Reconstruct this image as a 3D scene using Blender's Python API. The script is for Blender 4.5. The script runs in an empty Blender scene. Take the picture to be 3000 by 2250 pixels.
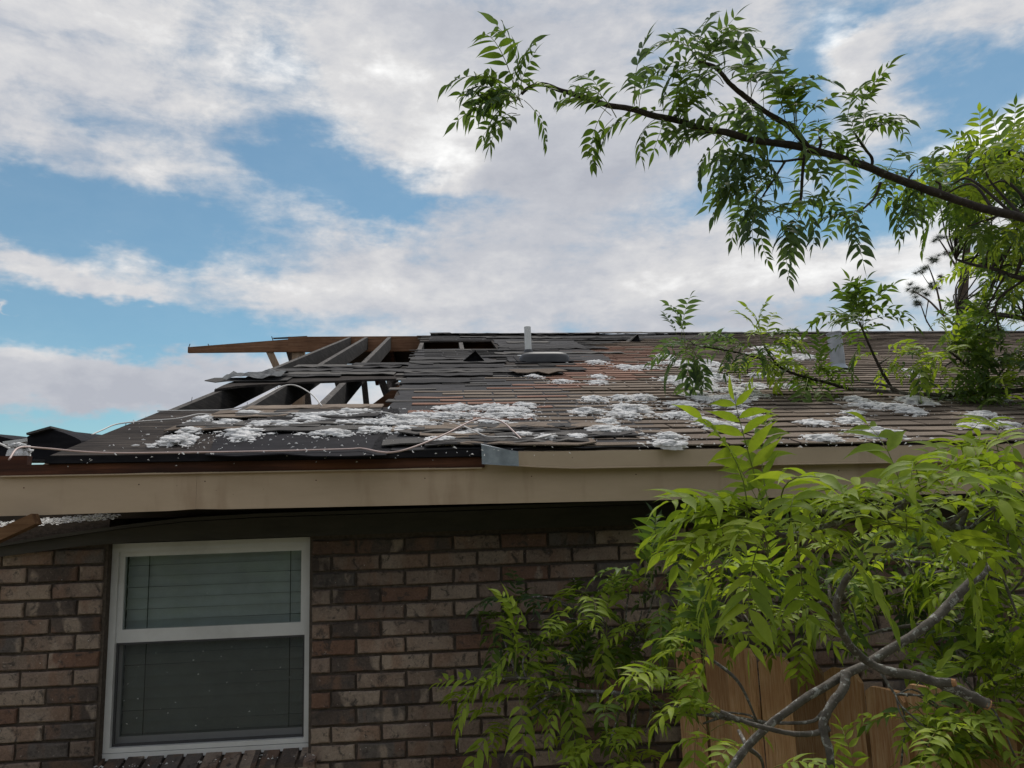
import bpy, math, random
from mathutils import Vector, Matrix, noise

# ------------------------------------------------------------------ camera
F_PX, W_PX, H_PX = 2330.0, 3000.0, 2250.0
CAM = Vector((0.2029, -3.4474, 0.3939))
YAW, PITCH, ROLL = 0.07968, 0.16879, -0.03441
_f = Vector((math.sin(YAW)*math.cos(PITCH), math.cos(YAW)*math.cos(PITCH), math.sin(PITCH)))
_r0 = Vector((math.cos(YAW), -math.sin(YAW), 0))
_u0 = _r0.cross(_f)
_r = _r0*math.cos(ROLL) + _u0*math.sin(ROLL)
_u = -_r0*math.sin(ROLL) + _u0*math.cos(ROLL)

scene = bpy.context.scene
COL = scene.collection
cd = bpy.data.cameras.new('camera')
cam = bpy.data.objects.new('camera', cd)
COL.objects.link(cam)
cd.sensor_width = 36.0
cd.lens = 36.0*F_PX/W_PX
cd.clip_start, cd.clip_end = 0.05, 3000
cam.matrix_world = Matrix(((_r.x, _u.x, -_f.x, CAM.x), (_r.y, _u.y, -_f.y, CAM.y), (_r.z, _u.z, -_f.z, CAM.z), (0, 0, 0, 1)))
scene.camera = cam
scene.view_settings.view_transform = 'Standard'
scene.view_settings.look = 'None'
scene.view_settings.gamma = 1.0
scene.view_settings.exposure = 0.3
scene.view_settings.use_curve_mapping = False
scene.cycles.max_bounces = 6
scene.cycles.diffuse_bounces = 3
scene.cycles.glossy_bounces = 2
scene.cycles.transparent_max_bounces = 8


def ray(px, py):
    return _f + _r*((px-W_PX/2)/F_PX) - _u*((py-H_PX/2)/F_PX)
def at(px, py, d):
    return CAM + ray(px, py)*d
def on_y(px, py, Y):
    d = ray(px, py)
    return CAM + d*((Y-CAM.y)/d.y)
def on_z(px, py, Z):
    d = ray(px, py)
    return CAM + d*((Z-CAM.z)/d.z)
def proj(p):
    d = Vector(p)-CAM
    z = d.dot(_f)
    return (W_PX/2+F_PX*d.dot(_r)/z, H_PX/2-F_PX*d.dot(_u)/z)

# ------------------------------------------------------------------ sky and sun
SUN_EL, SUN_AZ = math.radians(60), math.radians(20)      # azimuth from +Y towards +X
world = bpy.data.worlds.new('World')
scene.world = world
world.use_nodes = True
def build_sky():
    nt = world.node_tree
    N, L = nt.nodes, nt.links
    N.clear()
    out = N.new('ShaderNodeOutputWorld')
    bg = N.new('ShaderNodeBackground')
    bg.inputs['Strength'].default_value = 0.1
    L.new(bg.outputs[0], out.inputs[0])
    sky = N.new('ShaderNodeTexSky')
    sky.sky_type = 'NISHITA'
    sky.sun_disc = False
    sky.sun_elevation = SUN_EL
    sky.sun_rotation = SUN_AZ
    sky.air_density, sky.dust_density, sky.ozone_density = 1.0, 0.3, 1.6
    tc = N.new('ShaderNodeTexCoord')
    def m(op, a, b=None, c=None, clamp=False):
        n = N.new('ShaderNodeMath'); n.operation = op; n.use_clamp = clamp
        for i, v in enumerate((a, b, c)):
            if v is None: continue
            if isinstance(v, (int, float)): n.inputs[i].default_value = v
            else: L.new(v, n.inputs[i])
        return n.outputs[0]
    def nz(vec, scale, detail, rough=0.55, dist=0.0):
        n = N.new('ShaderNodeTexNoise')
        n.inputs['Scale'].default_value = scale
        n.inputs['Detail'].default_value = detail
        n.inputs['Roughness'].default_value = rough
        n.inputs['Distortion'].default_value = dist
        L.new(vec, n.inputs['Vector'])
        return n
    def smooth(v, lo, hi, a=0.0, b=1.0):
        n = N.new('ShaderNodeMapRange'); n.interpolation_type = 'SMOOTHSTEP'
        L.new(v, n.inputs[0])
        for i, x in enumerate((lo, hi, a, b)): n.inputs[i+1].default_value = x
        return n.outputs[0]
    dirv = tc.outputs['Generated']          # unit view direction
    sx = N.new('ShaderNodeSeparateXYZ'); L.new(dirv, sx.inputs[0])
    az = m('ARCTAN2', sx.outputs[0], sx.outputs[1])
    el = m('ARCSINE', sx.outputs[2])
    cxy = N.new('ShaderNodeCombineXYZ'); L.new(az, cxy.inputs[0]); L.new(el, cxy.inputs[1])
    mp = N.new('ShaderNodeMapping'); mp.inputs['Scale'].default_value = (1, 1, 1.9)
    L.new(dirv, mp.inputs[0])
    cv = mp.outputs[0]
    def warped(scale, amp, detail):
        w = nz(cv, scale, detail, 0.62)
        n = N.new('ShaderNodeVectorMath'); n.operation = 'SUBTRACT'; L.new(w.outputs['Color'], n.inputs[0]); n.inputs[1].default_value = (0.5, 0.5, 0.5)
        k = N.new('ShaderNodeVectorMath'); k.operation = 'MULTIPLY_ADD'; L.new(n.outputs[0], k.inputs[0]); k.inputs[1].default_value = (amp, amp*0.8, 0)
        L.new(cxy.outputs[0], k.inputs[2])
        return k.outputs[0]
    wv = warped(6.0, 0.17, 5)
    def blobs(lst, vec):
        tot = None
        for (px, py, rx, ry, wt, tilt) in lst:
            d = ray(px, py).normalized()
            n = N.new('ShaderNodeMapping'); n.vector_type = 'TEXTURE'
            n.inputs['Location'].default_value = (math.atan2(d.x, d.y), math.asin(d.z), 0)
            n.inputs['Rotation'].default_value = (0, 0, math.radians(tilt))
            n.inputs['Scale'].default_value = (rx*2.0/F_PX, ry*2.0/F_PX, 1)
            L.new(vec, n.inputs[0])
            gr = N.new('ShaderNodeTexGradient'); gr.gradient_type = 'QUADRATIC_SPHERE'
            L.new(n.outputs[0], gr.inputs[0])
            tot = m('MULTIPLY', gr.outputs['Fac'], wt) if tot is None else m('MULTIPLY_ADD', gr.outputs['Fac'], wt, tot)
        return tot
    # px, py, radius x, radius y, weight (negative = clear sky), tilt in degrees
    holes = [
        (960, 500, 280, 120, -2.06, -12), (1090, 580, 140, 70, -0.92, 0), (660, 640, 260, 95, -0.72, 0), (330, 670, 380, 85, -1.66, -6), (60, 560, 260, 60, -0.83, 0),
        (790, 110, 150, 80, -0.56, 40), (880, 190, 120, 70, -0.52, 0), (280, 320, 130, 50, -0.56, 0),
        (280, 960, 560, 90, -2.27, -4), (620, 960, 300, 60, -0.72, 0), (130, 1270, 460, 75, -1.86, 0),
        (2340, 300, 110, 230, -1.55, -25), (2560, 10, 140, 70, -1.34, 0), (2830, 250, 150, 150, -1.44, -20),
        (2640, 560, 210, 100, -1.55, 10), (2300, 650, 150, 70, -0.92, 0), (1980, 640, 260, 60, -0.56, 0),
        (1930, 250, 70, 60, -0.62, 0), (1350, 590, 330, 30, -0.41, 0), (2420, 880, 330, 26, -0.52, 0),
        (1500, 330, 480, 220, 1.30, -8), (1260, 180, 260, 170, 1.00, -20), (2540, 150, 120, 160, 1.20, -20), (2880, 410, 190, 50, 1.20, 12), (2900, 60, 160, 70, 0.80, 0),
        (300, 150, 560, 190, 0.30, 0), (200, 800, 340, 36, 1.30, -14), (330, 1130, 500, 90, 1.90, -5),
        (1300, 850, 700, 130, 1.00, 0), (2300, 820, 520, 120, 1.00, 0), (50, 890, 70, 14, 1.40, -18),
    ]
    shape = blobs(holes, wv)
    big = nz(cv, 2.6, 3, 0.5, 0.2).outputs['Fac']
    fine = nz(cv, 10.0, 7, 0.62, 0.25).outputs['Fac']
    mp2 = N.new('ShaderNodeMapping'); mp2.inputs['Scale'].default_value = (1.0, 1.0, 5.0); mp2.inputs['Rotation'].default_value = (0, math.radians(8), 0)
    L.new(dirv, mp2.inputs[0])
    wisp = nz(mp2.outputs[0], 8.0, 5, 0.6, 0.6).outputs['Fac']
    puff = nz(cv, 30.0, 5, 0.6, 0.2).outputs['Fac']
    dens = m('MULTIPLY_ADD', m('SUBTRACT', big, 0.5), 0.9, shape)
    dens = m('MULTIPLY_ADD', m('SUBTRACT', fine, 0.5), 1.7, dens)
    dens = m('MULTIPLY_ADD', m('SUBTRACT', puff, 0.5), 0.8, dens)
    dens = m('MULTIPLY_ADD', m('SUBTRACT', wisp, 0.5), 0.9, dens)
    dens = m('ADD', dens, 0.36)
    cover = smooth(dens, -0.54, 0.74, 0.09, 1.0)
    lights = [(1290, 470, 130, 80, 0.5, 20), (1130, 170, 90, 60, 0.45, 0), (2440, 110, 100, 130, 0.65, -25), (2860, 400, 170, 45, 0.7, 12), (1260, 330, 190, 190, 0.3, 0),
              (2300, 800, 500, 70, 0.35, 0), (2680, 860, 90, 40, 0.6, 0), (550, 110, 320, 130, 0.25, 0), (900, 830, 420, 70, 0.2, 0),
              (1720, 500, 400, 130, -0.5, 0), (2150, 960, 600, 60, -0.4, 0), (1560, 60, 420, 80, -0.25, 0), (250, 1160, 460, 90, -0.5, 0)]
    lit = blobs(lights, wv)
    bright = m('MULTIPLY_ADD', m('SUBTRACT', fine, 0.5), 0.9, lit)
    bright = m('MULTIPLY_ADD', m('SUBTRACT', puff, 0.5), 0.45, bright)
    bright = m('MULTIPLY_ADD', m('SUBTRACT', big, 0.5), -0.7, bright)
    bright = m('MULTIPLY_ADD', m('SUBTRACT', wisp, 0.5), 0.25, bright)
    bright = m('ADD', bright, 0.45)
    ramp = N.new('ShaderNodeValToRGB')
    L.new(bright, ramp.inputs[0])
    cr = ramp.color_ramp
    cr.elements[0].position = 0.0; cr.elements[0].color = (0.375, 0.392, 0.44, 1)
    cr.elements[1].position = 1.0; cr.elements[1].color = (0.86, 0.86, 0.85, 1)
    e = cr.elements.new(0.35); e.color = (0.455, 0.468, 0.505, 1)
    e = cr.elements.new(0.62); e.color = (0.585, 0.583, 0.59, 1)
    up = N.new('ShaderNodeVectorMath'); up.operation = 'SCALE'; up.inputs['Scale'].default_value = 10.0
    L.new(ramp.outputs[0], up.inputs[0])
    gain = N.new('ShaderNodeVectorMath'); gain.operation = 'MULTIPLY'
    gain.inputs[1].default_value = SKY_GAIN
    L.new(sky.outputs[0], gain.inputs[0])
    mix = N.new('ShaderNodeMix'); mix.data_type = 'RGBA'
    L.new(cover, mix.inputs['Factor'])
    L.new(gain.outputs[0], mix.inputs[6])
    L.new(up.outputs[0], mix.inputs[7])
    L.new(mix.outputs[2], bg.inputs['Color'])
    world.cycles.sampling_method = 'NONE'
SKY_GAIN = (0.56, 0.78, 0.745)
build_sky()
sd = bpy.data.lights.new('sun', 'SUN')
sd.energy = 2.3
sd.angle = math.radians(14)
sd.color = (1.0, 0.95, 0.88)
sun = bpy.data.objects.new('sun', sd)
COL.objects.link(sun)
_sdir = Vector((math.sin(SUN_AZ)*math.cos(SUN_EL), math.cos(SUN_AZ)*math.cos(SUN_EL), math.sin(SUN_EL)))
sun.rotation_euler = _sdir.to_track_quat('Z', 'Y').to_euler()

# ------------------------------------------------------------------ helpers
rng = random.Random(11)
def tag(o, label=None, cat=None, group=None, kind=None):
    if label: o['label'] = label
    if cat: o['category'] = cat
    if group: o['group'] = group
    if kind: o['kind'] = kind
    return o
def empty(name, loc=(0, 0, 0)):
    o = bpy.data.objects.new(name, None)
    COL.objects.link(o); o.location = loc
    o.empty_display_size = 0.1
    return o
class MB:
    def __init__(s): s.v, s.f, s.mi = [], [], []
    def add(s, verts, faces, mi=0):
        o = len(s.v)
        s.v += [tuple(x) for x in verts]
        s.f += [tuple(i+o for i in f) for f in faces]
        s.mi += [mi]*len(faces)
        return s
    def hexa(s, p, mi=0):       # 8 points: bottom ring 0-3, top ring 4-7
        return s.add(p, [(3, 2, 1, 0), (4, 5, 6, 7), (0, 1, 5, 4), (1, 2, 6, 5), (2, 3, 7, 6), (3, 0, 4, 7)], mi)
    def box(s, x0, x1, y0, y1, z0, z1, mi=0):
        return s.hexa([(x0, y0, z0), (x1, y0, z0), (x1, y1, z0), (x0, y1, z0), (x0, y0, z1), (x1, y0, z1), (x1, y1, z1), (x0, y1, z1)], mi)
    def beam(s, a, b, w, h, up=(0, 0, 1), mi=0):     # w across, h along up, centred
        a, b, up = Vector(a), Vector(b), Vector(up)
        d = (b-a).normalized()
        sd_ = d.cross(up).normalized(); u = sd_.cross(d).normalized()
        P = []
        for zz in (-h/2, h/2):
            for (q, t) in ((a, -1), (a, 1), (b, 1), (b, -1)):
                P.append(q + sd_*(t*w/2) + u*zz)
        return s.hexa(P, mi)
    def tube(s, pts, rad, n=6, mi=0, cap=True, bump=0.0, seed=0):
        pts = [Vector(p) for p in pts]
        rd = random.Random(seed)
        if isinstance(rad, (int, float)): rad = [rad]*len(pts)
        o = len(s.v)
        ref = Vector((0.13, 0.21, 1)).normalized()
        prev = None
        for i, p in enumerate(pts):
            t = (pts[min(i+1, len(pts)-1)]-pts[max(i-1, 0)])
            if t.length < 1e-9: t = Vector((0, 0, 1))
            t.normalize()
            if prev is None:
                a = t.cross(ref if abs(t.dot(ref)) < 0.95 else Vector((1, 0, 0))).normalized()
            else:
                a = (prev - t*prev.dot(t)).normalized()
            prev = a
            b = t.cross(a)
            for k in range(n):
                an = 2*math.pi*k/n
                rr = rad[i]*(1+bump*(rd.random()-0.5))
                s.v.append(tuple(p + (a*math.cos(an)+b*math.sin(an))*rr))
        for i in range(len(pts)-1):
            for k in range(n):
                k2 = (k+1) % n
                s.f.append((o+i*n+k, o+i*n+k2, o+(i+1)*n+k2, o+(i+1)*n+k)); s.mi.append(mi)
        if cap:
            s.f.append(tuple(o+k for k in reversed(range(n)))); s.mi.append(mi)
            q = o+(len(pts)-1)*n
            s.f.append(tuple(q+k for k in range(n))); s.mi.append(mi)
        return s
    def mesh(s, name, mats, smooth=False):
        me = bpy.data.meshes.new(name)
        me.from_pydata(s.v, [], s.f)
        for mt in (mats if isinstance(mats, (list, tuple)) else [mats]): me.materials.append(mt)
        if any(s.mi): me.polygons.foreach_set('material_index', s.mi)
        if smooth: me.polygons.foreach_set('use_smooth', [True]*len(me.polygons))
        me.update()
        return me
    def build(s, name, mats, parent=None, smooth=False):
        return put(name, s.mesh(name, mats, smooth), parent)
def put(name, me, parent=None, loc=None, rot=None, scale=None):
    o = bpy.data.objects.new(name, me)
    COL.objects.link(o)
    if parent: o.parent = parent
    if loc is not None: o.location = loc
    if rot is not None: o.rotation_euler = rot
    if scale is not None: o.scale = scale
    return o
def spline(pts, n=8):           # Catmull-Rom through points (Vectors)
    pts = [Vector(p) for p in pts]
    if len(pts) < 3:
        return [pts[0].lerp(pts[-1], i/n) for i in range(n+1)]
    q = [pts[0]*2-pts[1]]+pts+[pts[-1]*2-pts[-2]]
    out = []
    for i in range(1, len(q)-2):
        a, b, c, d = q[i-1:i+3]
        for k in range(n):
            t = k/n
            out.append(0.5*((2*b)+(c-a)*t+(2*a-5*b+4*c-d)*t*t+(3*b-a-3*c+d)*t**3))
    out.append(pts[-1])
    return out
def inside(p, poly):
    x, y = p; c = False
    for i in range(len(poly)):
        (x1, y1), (x2, y2) = poly[i], poly[i-1]
        if (y1 > y) != (y2 > y) and x < (x2-x1)*(y-y1)/(y2-y1)+x1: c = not c
    return c

# ------------------------------------------------------------------ materials
def mat(name):
    m_ = bpy.data.materials.new(name); m_.use_nodes = True
    nt = m_.node_tree; nt.nodes.clear()
    out = nt.nodes.new('ShaderNodeOutputMaterial')
    p = nt.nodes.new('ShaderNodeBsdfPrincipled')
    nt.links.new(p.outputs[0], out.inputs[0])
    return m_, nt, p, out
class G:
    def __init__(s, nt): s.nt, s.N, s.L = nt, nt.nodes, nt.links
    def coord(s, kind='Object', scale=(1, 1, 1), rot=(0, 0, 0)):
        if kind == 'World':
            src = s.N.new('ShaderNodeNewGeometry').outputs['Position']
        else:
            src = s.N.new('ShaderNodeTexCoord').outputs[kind]
        mp = s.N.new('ShaderNodeMapping'); mp.inputs['Scale'].default_value = scale; mp.inputs['Rotation'].default_value = rot
        s.L.new(src, mp.inputs[0]); return mp.outputs[0]
    def noise(s, vec, scale, detail=4, rough=0.6, dist=0.0, out='Fac'):
        n = s.N.new('ShaderNodeTexNoise')
        for k, v in (('Scale', scale), ('Detail', detail), ('Roughness', rough), ('Distortion', dist)): n.inputs[k].default_value = v
        if vec is not None: s.L.new(vec, n.inputs['Vector'])
        return n.outputs[out]
    def ramp(s, fac, stops, interp='LINEAR'):
        r = s.N.new('ShaderNodeValToRGB'); s.L.new(fac, r.inputs[0]); cr = r.color_ramp
        cr.interpolation = interp
        while len(cr.elements) < len(stops): cr.elements.new(0.5)
        for e, (p, c) in zip(cr.elements, stops):
            e.position = p; e.color = (*c, 1) if len(c) == 3 else c
        return r.outputs[0]
    def mix(s, fac, a, b, mode='MIX'):
        n = s.N.new('ShaderNodeMix'); n.data_type = 'RGBA'; n.blend_type = mode
        for i, v in ((0, fac), (6, a), (7, b)):
            if isinstance(v, (int, float)): n.inputs[i].default_value = v
            elif isinstance(v, tuple): n.inputs[i].default_value = (*v, 1) if len(v) == 3 else v
            else: s.L.new(v, n.inputs[i])
        return n.outputs[2]
    def math(s, op, a, b=None, clamp=False):
        n = s.N.new('ShaderNodeMath'); n.operation = op; n.use_clamp = clamp
        for i, v in enumerate((a, b)):
            if v is None: continue
            if isinstance(v, (int, float)): n.inputs[i].default_value = v
            else: s.L.new(v, n.inputs[i])
        return n.outputs[0]
    def bump(s, h, p, strength=0.3, dist=0.01):
        b = s.N.new('ShaderNodeBump'); b.inputs['Strength'].default_value = strength; b.inputs['Distance'].default_value = dist
        s.L.new(h, b.inputs['Height']); s.L.new(b.outputs[0], p.inputs['Normal'])
def simple(name, c1, c2, scale=8, rough=0.8, stretch=(1, 1, 1), bump=0.2, dist=0.004, spec=0.3, coord='Object', detail=6, metallic=0.0, extra=None):
    m_, nt, p, out = mat(name); g = G(nt)
    v = g.coord(coord, stretch)
    n = g.noise(v, scale, detail, 0.62)
    c = g.ramp(n, [(0.3, c1), (0.7, c2)])
    if extra: c = extra(g, v, c)
    nt.links.new(c, p.inputs['Base Color'])
    p.inputs['Roughness'].default_value = rough
    p.inputs['Specular IOR Level'].default_value = spec
    p.inputs['Metallic'].default_value = metallic
    if bump: g.bump(n, p, bump, dist)
    return m_
def wood(name, dark, mid, light, scale=1.0, axis='X', rough=0.85, var=0.0, bump=0.4, spec=0.2, streak=0.0):
    m_, nt, p, out = mat(name); g = G(nt)
    st = {'X': (1.2, 22, 22), 'Y': (22, 1.2, 22), 'Z': (22, 22, 1.2)}[axis]
    v = g.coord('Object', tuple(k*scale for k in st))
    info = nt.nodes.new('ShaderNodeObjectInfo')
    add = nt.nodes.new('ShaderNodeVectorMath'); add.operation = 'ADD'
    nt.links.new(v, add.inputs[0]); nt.links.new(info.outputs['Random'], add.inputs[1])
    mul = nt.nodes.new('ShaderNodeVectorMath'); mul.operation = 'SCALE'; mul.inputs['Scale'].default_value = 37.0
    cmb = nt.nodes.new('ShaderNodeCombineXYZ')
    for i in range(3): nt.links.new(info.outputs['Random'], cmb.inputs[i])
    nt.links.new(cmb.outputs[0], mul.inputs[0]); nt.links.new(mul.outputs[0], add.inputs[1])
    n = g.noise(add.outputs[0], 2.2, 8, 0.68, 0.35)
    c = g.ramp(n, [(0.32, dark), (0.5, mid), (0.68, light)])
    v2 = g.coord('Object', (3, 3, 3))
    big = g.noise(v2, 1.4, 3, 0.6)
    c = g.mix(g.ramp(big, [(0.35, (0.55, 0.55, 0.55)), (0.65, (0, 0, 0))]), c, dark)
    if var:
        k = g.ramp(info.outputs['Random'], [(0.0, (1-var,)*3), (1.0, (1+var*0.6,)*3)])
        c = g.mix(1.0, c, k, 'MULTIPLY')
    nt.links.new(c, p.inputs['Base Color'])
    if streak:
        fs = {'X': (0.6, 62, 62), 'Y': (62, 0.6, 62), 'Z': (62, 62, 0.6)}[axis]
        fine = nt.nodes.new('ShaderNodeVectorMath'); fine.operation = 'ADD'
        nt.links.new(g.coord('Object', fs), fine.inputs[0]); nt.links.new(mul.outputs[0], fine.inputs[1])
        f2 = g.noise(fine.outputs[0], 0.8, 4, 0.7, 0.4)
        c = g.mix(streak, c, g.ramp(f2, [(0.36, (0.30, 0.19, 0.14)), (0.45, (1.0, 0.78, 0.62)), (0.56, (1.5, 1.45, 1.4))]), 'MULTIPLY')
        wx = {'X': (0.7, 12, 12), 'Y': (12, 0.7, 12), 'Z': (12, 12, 0.7)}[axis]
        grey = nt.nodes.new('ShaderNodeVectorMath'); grey.operation = 'ADD'
        nt.links.new(g.coord('Object', wx), grey.inputs[0]); nt.links.new(mul.outputs[0], grey.inputs[1])
        c = g.mix(g.ramp(g.noise(grey.outputs[0], 1.0, 4, 0.6), [(0.45, (0, 0, 0)), (0.7, (0.45, 0.45, 0.45))]), c, (0.44, 0.36, 0.28))
    p.inputs['Roughness'].default_value = rough
    p.inputs['Specular IOR Level'].default_value = spec
    g.bump(n, p, bump, 0.004)
    return m_

BL, BC = 0.2032, 0.0677        # brick module: length and course
X_JOINT = 0.0                  # a head joint of an even course
def brick_material():
    m_, nt, p, out = mat('brick'); g = G(nt)
    pos = nt.nodes.new('ShaderNodeNewGeometry').outputs['Position']
    sp = nt.nodes.new('ShaderNodeSeparateXYZ'); nt.links.new(pos, sp.inputs[0])
    row = g.math('FLOOR', g.math('MULTIPLY', sp.outputs[2], 1/BC))
    par = g.math('MULTIPLY', g.math('FLOORED_MODULO', row, 2.0), 0.5)
    colf = g.math('ADD', g.math('MULTIPLY', sp.outputs[0], 1/BL), par)
    col = g.math('FLOOR', colf)
    cmb = nt.nodes.new('ShaderNodeCombineXYZ'); nt.links.new(row, cmb.inputs[0]); nt.links.new(col, cmb.inputs[1])
    wn = nt.nodes.new('ShaderNodeTexWhiteNoise'); wn.noise_dimensions = '3D'; nt.links.new(cmb.outputs[0], wn.inputs[0])
    base = g.ramp(wn.outputs['Value'], [(0.0, (0.123, 0.102, 0.092)), (0.15, (0.279, 0.221, 0.184)), (0.32, (0.353, 0.283, 0.234)), (0.48, (0.221, 0.139, 0.107)), (0.6, (0.394, 0.324, 0.267)), (0.74, (0.164, 0.148, 0.139)), (0.86, (0.312, 0.246, 0.209)), (1.0, (0.197, 0.131, 0.102))], 'CONSTANT')
    # long vertical flashes (kiln marks) inside a brick, different in every brick
    sc = nt.nodes.new('ShaderNodeVectorMath'); sc.operation = 'SCALE'; sc.inputs['Scale'].default_value = 31.0
    nt.links.new(wn.outputs['Color'], sc.inputs[0])
    ad = nt.nodes.new('ShaderNodeVectorMath'); ad.operation = 'ADD'
    nt.links.new(pos, ad.inputs[0]); nt.links.new(sc.outputs[0], ad.inputs[1])
    mp = nt.nodes.new('ShaderNodeMapping'); mp.inputs['Scale'].default_value = (1, 1, 0.45); nt.links.new(ad.outputs[0], mp.inputs[0])
    fl = g.noise(mp.outputs[0], 9, 3, 0.5)
    c = g.mix(g.ramp(fl, [(0.52, (0, 0, 0)), (0.60, (0.5, 0.5, 0.5))]), base, (0.25, 0.15, 0.105))
    c = g.mix(g.ramp(fl, [(0.36, (0.9, 0.9, 0.9)), (0.42, (0, 0, 0))]), c, (0.37, 0.31, 0.26))
    blot = g.noise(ad.outputs[0], 26, 6, 0.7, 0.6)
    c = g.mix(g.ramp(blot, [(0.54, (0, 0, 0)), (0.64, (0.85, 0.85, 0.85))]), c, (0.085, 0.078, 0.075))
    gr = g.noise(ad.outputs[0], 120, 5, 0.75)
    c = g.mix(0.55, c, g.ramp(gr, [(0.25, (0.35, 0.35, 0.35)), (0.7, (1.35, 1.3, 1.25))]), 'MULTIPLY')
    spk = g.noise(ad.outputs[0], 60, 3, 0.6)
    c = g.mix(g.ramp(spk, [(0.68, (0, 0, 0)), (0.74, (0.55, 0.55, 0.55))]), c, (0.52, 0.46, 0.40))
    sm = g.noise(pos, 16, 5, 0.7, 0.4)
    c = g.mix(g.ramp(sm, [(0.6, (0, 0, 0)), (0.72, (0.5, 0.5, 0.5))]), c, (0.20, 0.165, 0.14))
    dirt = g.noise(pos, 1.7, 5, 0.65)
    c = g.mix(1.0, c, g.ramp(dirt, [(0.32, (0.55, 0.54, 0.55)), (0.68, (1.12, 1.08, 1.05))]), 'MULTIPLY')
    nt.links.new(c, p.inputs['Base Color'])
    p.inputs['Roughness'].default_value = 0.92
    p.inputs['Specular IOR Level'].default_value = 0.15
    g.bump(g.math('ADD', blot, g.math('MULTIPLY', gr, 0.6)), p, 0.7, 0.006)
    return m_
M = {}
M['brick'] = brick_material()
M['mortar'] = simple('mortar', (0.075, 0.06, 0.05), (0.135, 0.11, 0.092), 60, 0.95, bump=0.6, dist=0.006, spec=0.1)
def stain(g, v, c):
    st = g.noise(g.coord('World', (3.0, 1, 0.6)), 2.2, 4, 0.6)
    c = g.mix(g.ramp(st, [(0.55, (0, 0, 0)), (0.72, (0.45, 0.45, 0.45))]), c, (0.24, 0.14, 0.08))
    sp = g.noise(g.coord('World', (1, 1, 1)), 55, 2, 0.5)
    return g.mix(g.ramp(sp, [(0.74, (0, 0, 0)), (0.77, (0.6, 0.6, 0.6))]), c, (0.07, 0.045, 0.03))
M['fascia'] = simple('beige_fascia_paint', (0.47, 0.355, 0.245), (0.54, 0.415, 0.295), 5, 0.55, (1, 1, 3), 0.12, 0.003, 0.35, 'World', extra=stain)
M['trim'] = simple('beige_metal_trim', (0.46, 0.35, 0.245), (0.52, 0.405, 0.29), 4, 0.42, (1, 1, 2), 0.05, 0.002, 0.45, 'World', extra=stain)
M['galv'] = simple('galvanised_metal', (0.22, 0.25, 0.28), (0.38, 0.42, 0.46), 22, 0.45, (1, 1, 1), 0.05, 0.002, 0.5, 'World', metallic=0.55)
M['flue'] = simple('weathered_flue_metal', (0.20, 0.22, 0.245), (0.44, 0.46, 0.50), 9, 0.55, (1, 1, 0.6), 0.1, 0.003, 0.5, 'World', metallic=0.3)
M['felt_grey'] = simple('slate_grey_felt', (0.03, 0.03, 0.034), (0.07, 0.068, 0.07), 9, 0.85, (1, 4, 4), 0.4, 0.01, 0.06, 'World')
M['felt'] = simple('black_roofing_felt', (0.012, 0.012, 0.0145), (0.026, 0.025, 0.029), 7, 0.8, (1, 3, 3), 0.4, 0.01, 0.05, 'World')
def shingle_mat(name, a, b, c):
    m_, nt, p, out = mat(name); g = G(nt)
    geo = nt.nodes.new('ShaderNodeNewGeometry'); info = nt.nodes.new('ShaderNodeObjectInfo')
    rnd = g.math('FRACT', g.math('ADD', geo.outputs['Random Per Island'], info.outputs['Random']))
    base = g.ramp(rnd, [(0.0, a), (0.5, b), (1.0, c)])
    v = g.coord('World')
    gran = g.noise(v, 210, 3, 0.8)
    cc = g.mix(0.75, base, g.ramp(gran, [(0.3, (0.45, 0.45, 0.45)), (0.7, (1.5, 1.48, 1.45))]), 'MULTIPLY')
    big = g.noise(v, 2.6, 4, 0.6)
    cc = g.mix(0.6, cc, g.ramp(big, [(0.3, (0.62, 0.62, 0.64)), (0.7, (1.25, 1.22, 1.18))]), 'MULTIPLY')
    nt.links.new(cc, p.inputs['Base Color']); p.inputs['Roughness'].default_value = 0.95; p.inputs['Specular IOR Level'].default_value = 0.06
    g.bump(gran, p, 0.5, 0.003)
    return m_
M['shingle'] = shingle_mat('grey_brown_shingle', (0.14, 0.114, 0.094), (0.185, 0.152, 0.126), (0.235, 0.195, 0.162))
M['shingle_red'] = shingle_mat('red_brown_shingle', (0.22, 0.13, 0.10), (0.26, 0.158, 0.124), (0.27, 0.18, 0.145))
M['shingle_dark'] = shingle_mat('dark_torn_shingle', (0.05, 0.049, 0.051), (0.085, 0.083, 0.083), (0.13, 0.125, 0.12))
M['ply'] = wood('weathered_plywood', (0.018, 0.016, 0.016), (0.045, 0.039, 0.036), (0.12, 0.10, 0.085), 1.6, 'X', spec=0.04)
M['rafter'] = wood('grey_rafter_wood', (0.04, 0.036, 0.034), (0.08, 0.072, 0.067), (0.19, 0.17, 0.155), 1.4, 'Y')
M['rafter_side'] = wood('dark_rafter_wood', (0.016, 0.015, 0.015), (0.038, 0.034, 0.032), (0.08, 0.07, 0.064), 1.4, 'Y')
M['ridge'] = wood('fresh_ridge_wood', (0.11, 0.055, 0.032), (0.235, 0.12, 0.065), (0.33, 0.19, 0.115), 1.2, 'X')
M['post'] = wood('pale_post_wood', (0.20, 0.13, 0.085), (0.34, 0.24, 0.165), (0.44, 0.33, 0.24), 0.6, 'Z')
M['redwood'] = wood('stained_brown_board', (0.03, 0.017, 0.014), (0.085, 0.035, 0.022), (0.20, 0.082, 0.045), 0.4, 'X')
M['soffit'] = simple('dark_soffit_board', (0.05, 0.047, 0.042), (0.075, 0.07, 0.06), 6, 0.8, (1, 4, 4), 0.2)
M['attic'] = simple('dark_attic_boards', (0.03, 0.025, 0.02), (0.07, 0.055, 0.045), 6, 0.9, (1, 6, 6), 0.2)
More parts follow.
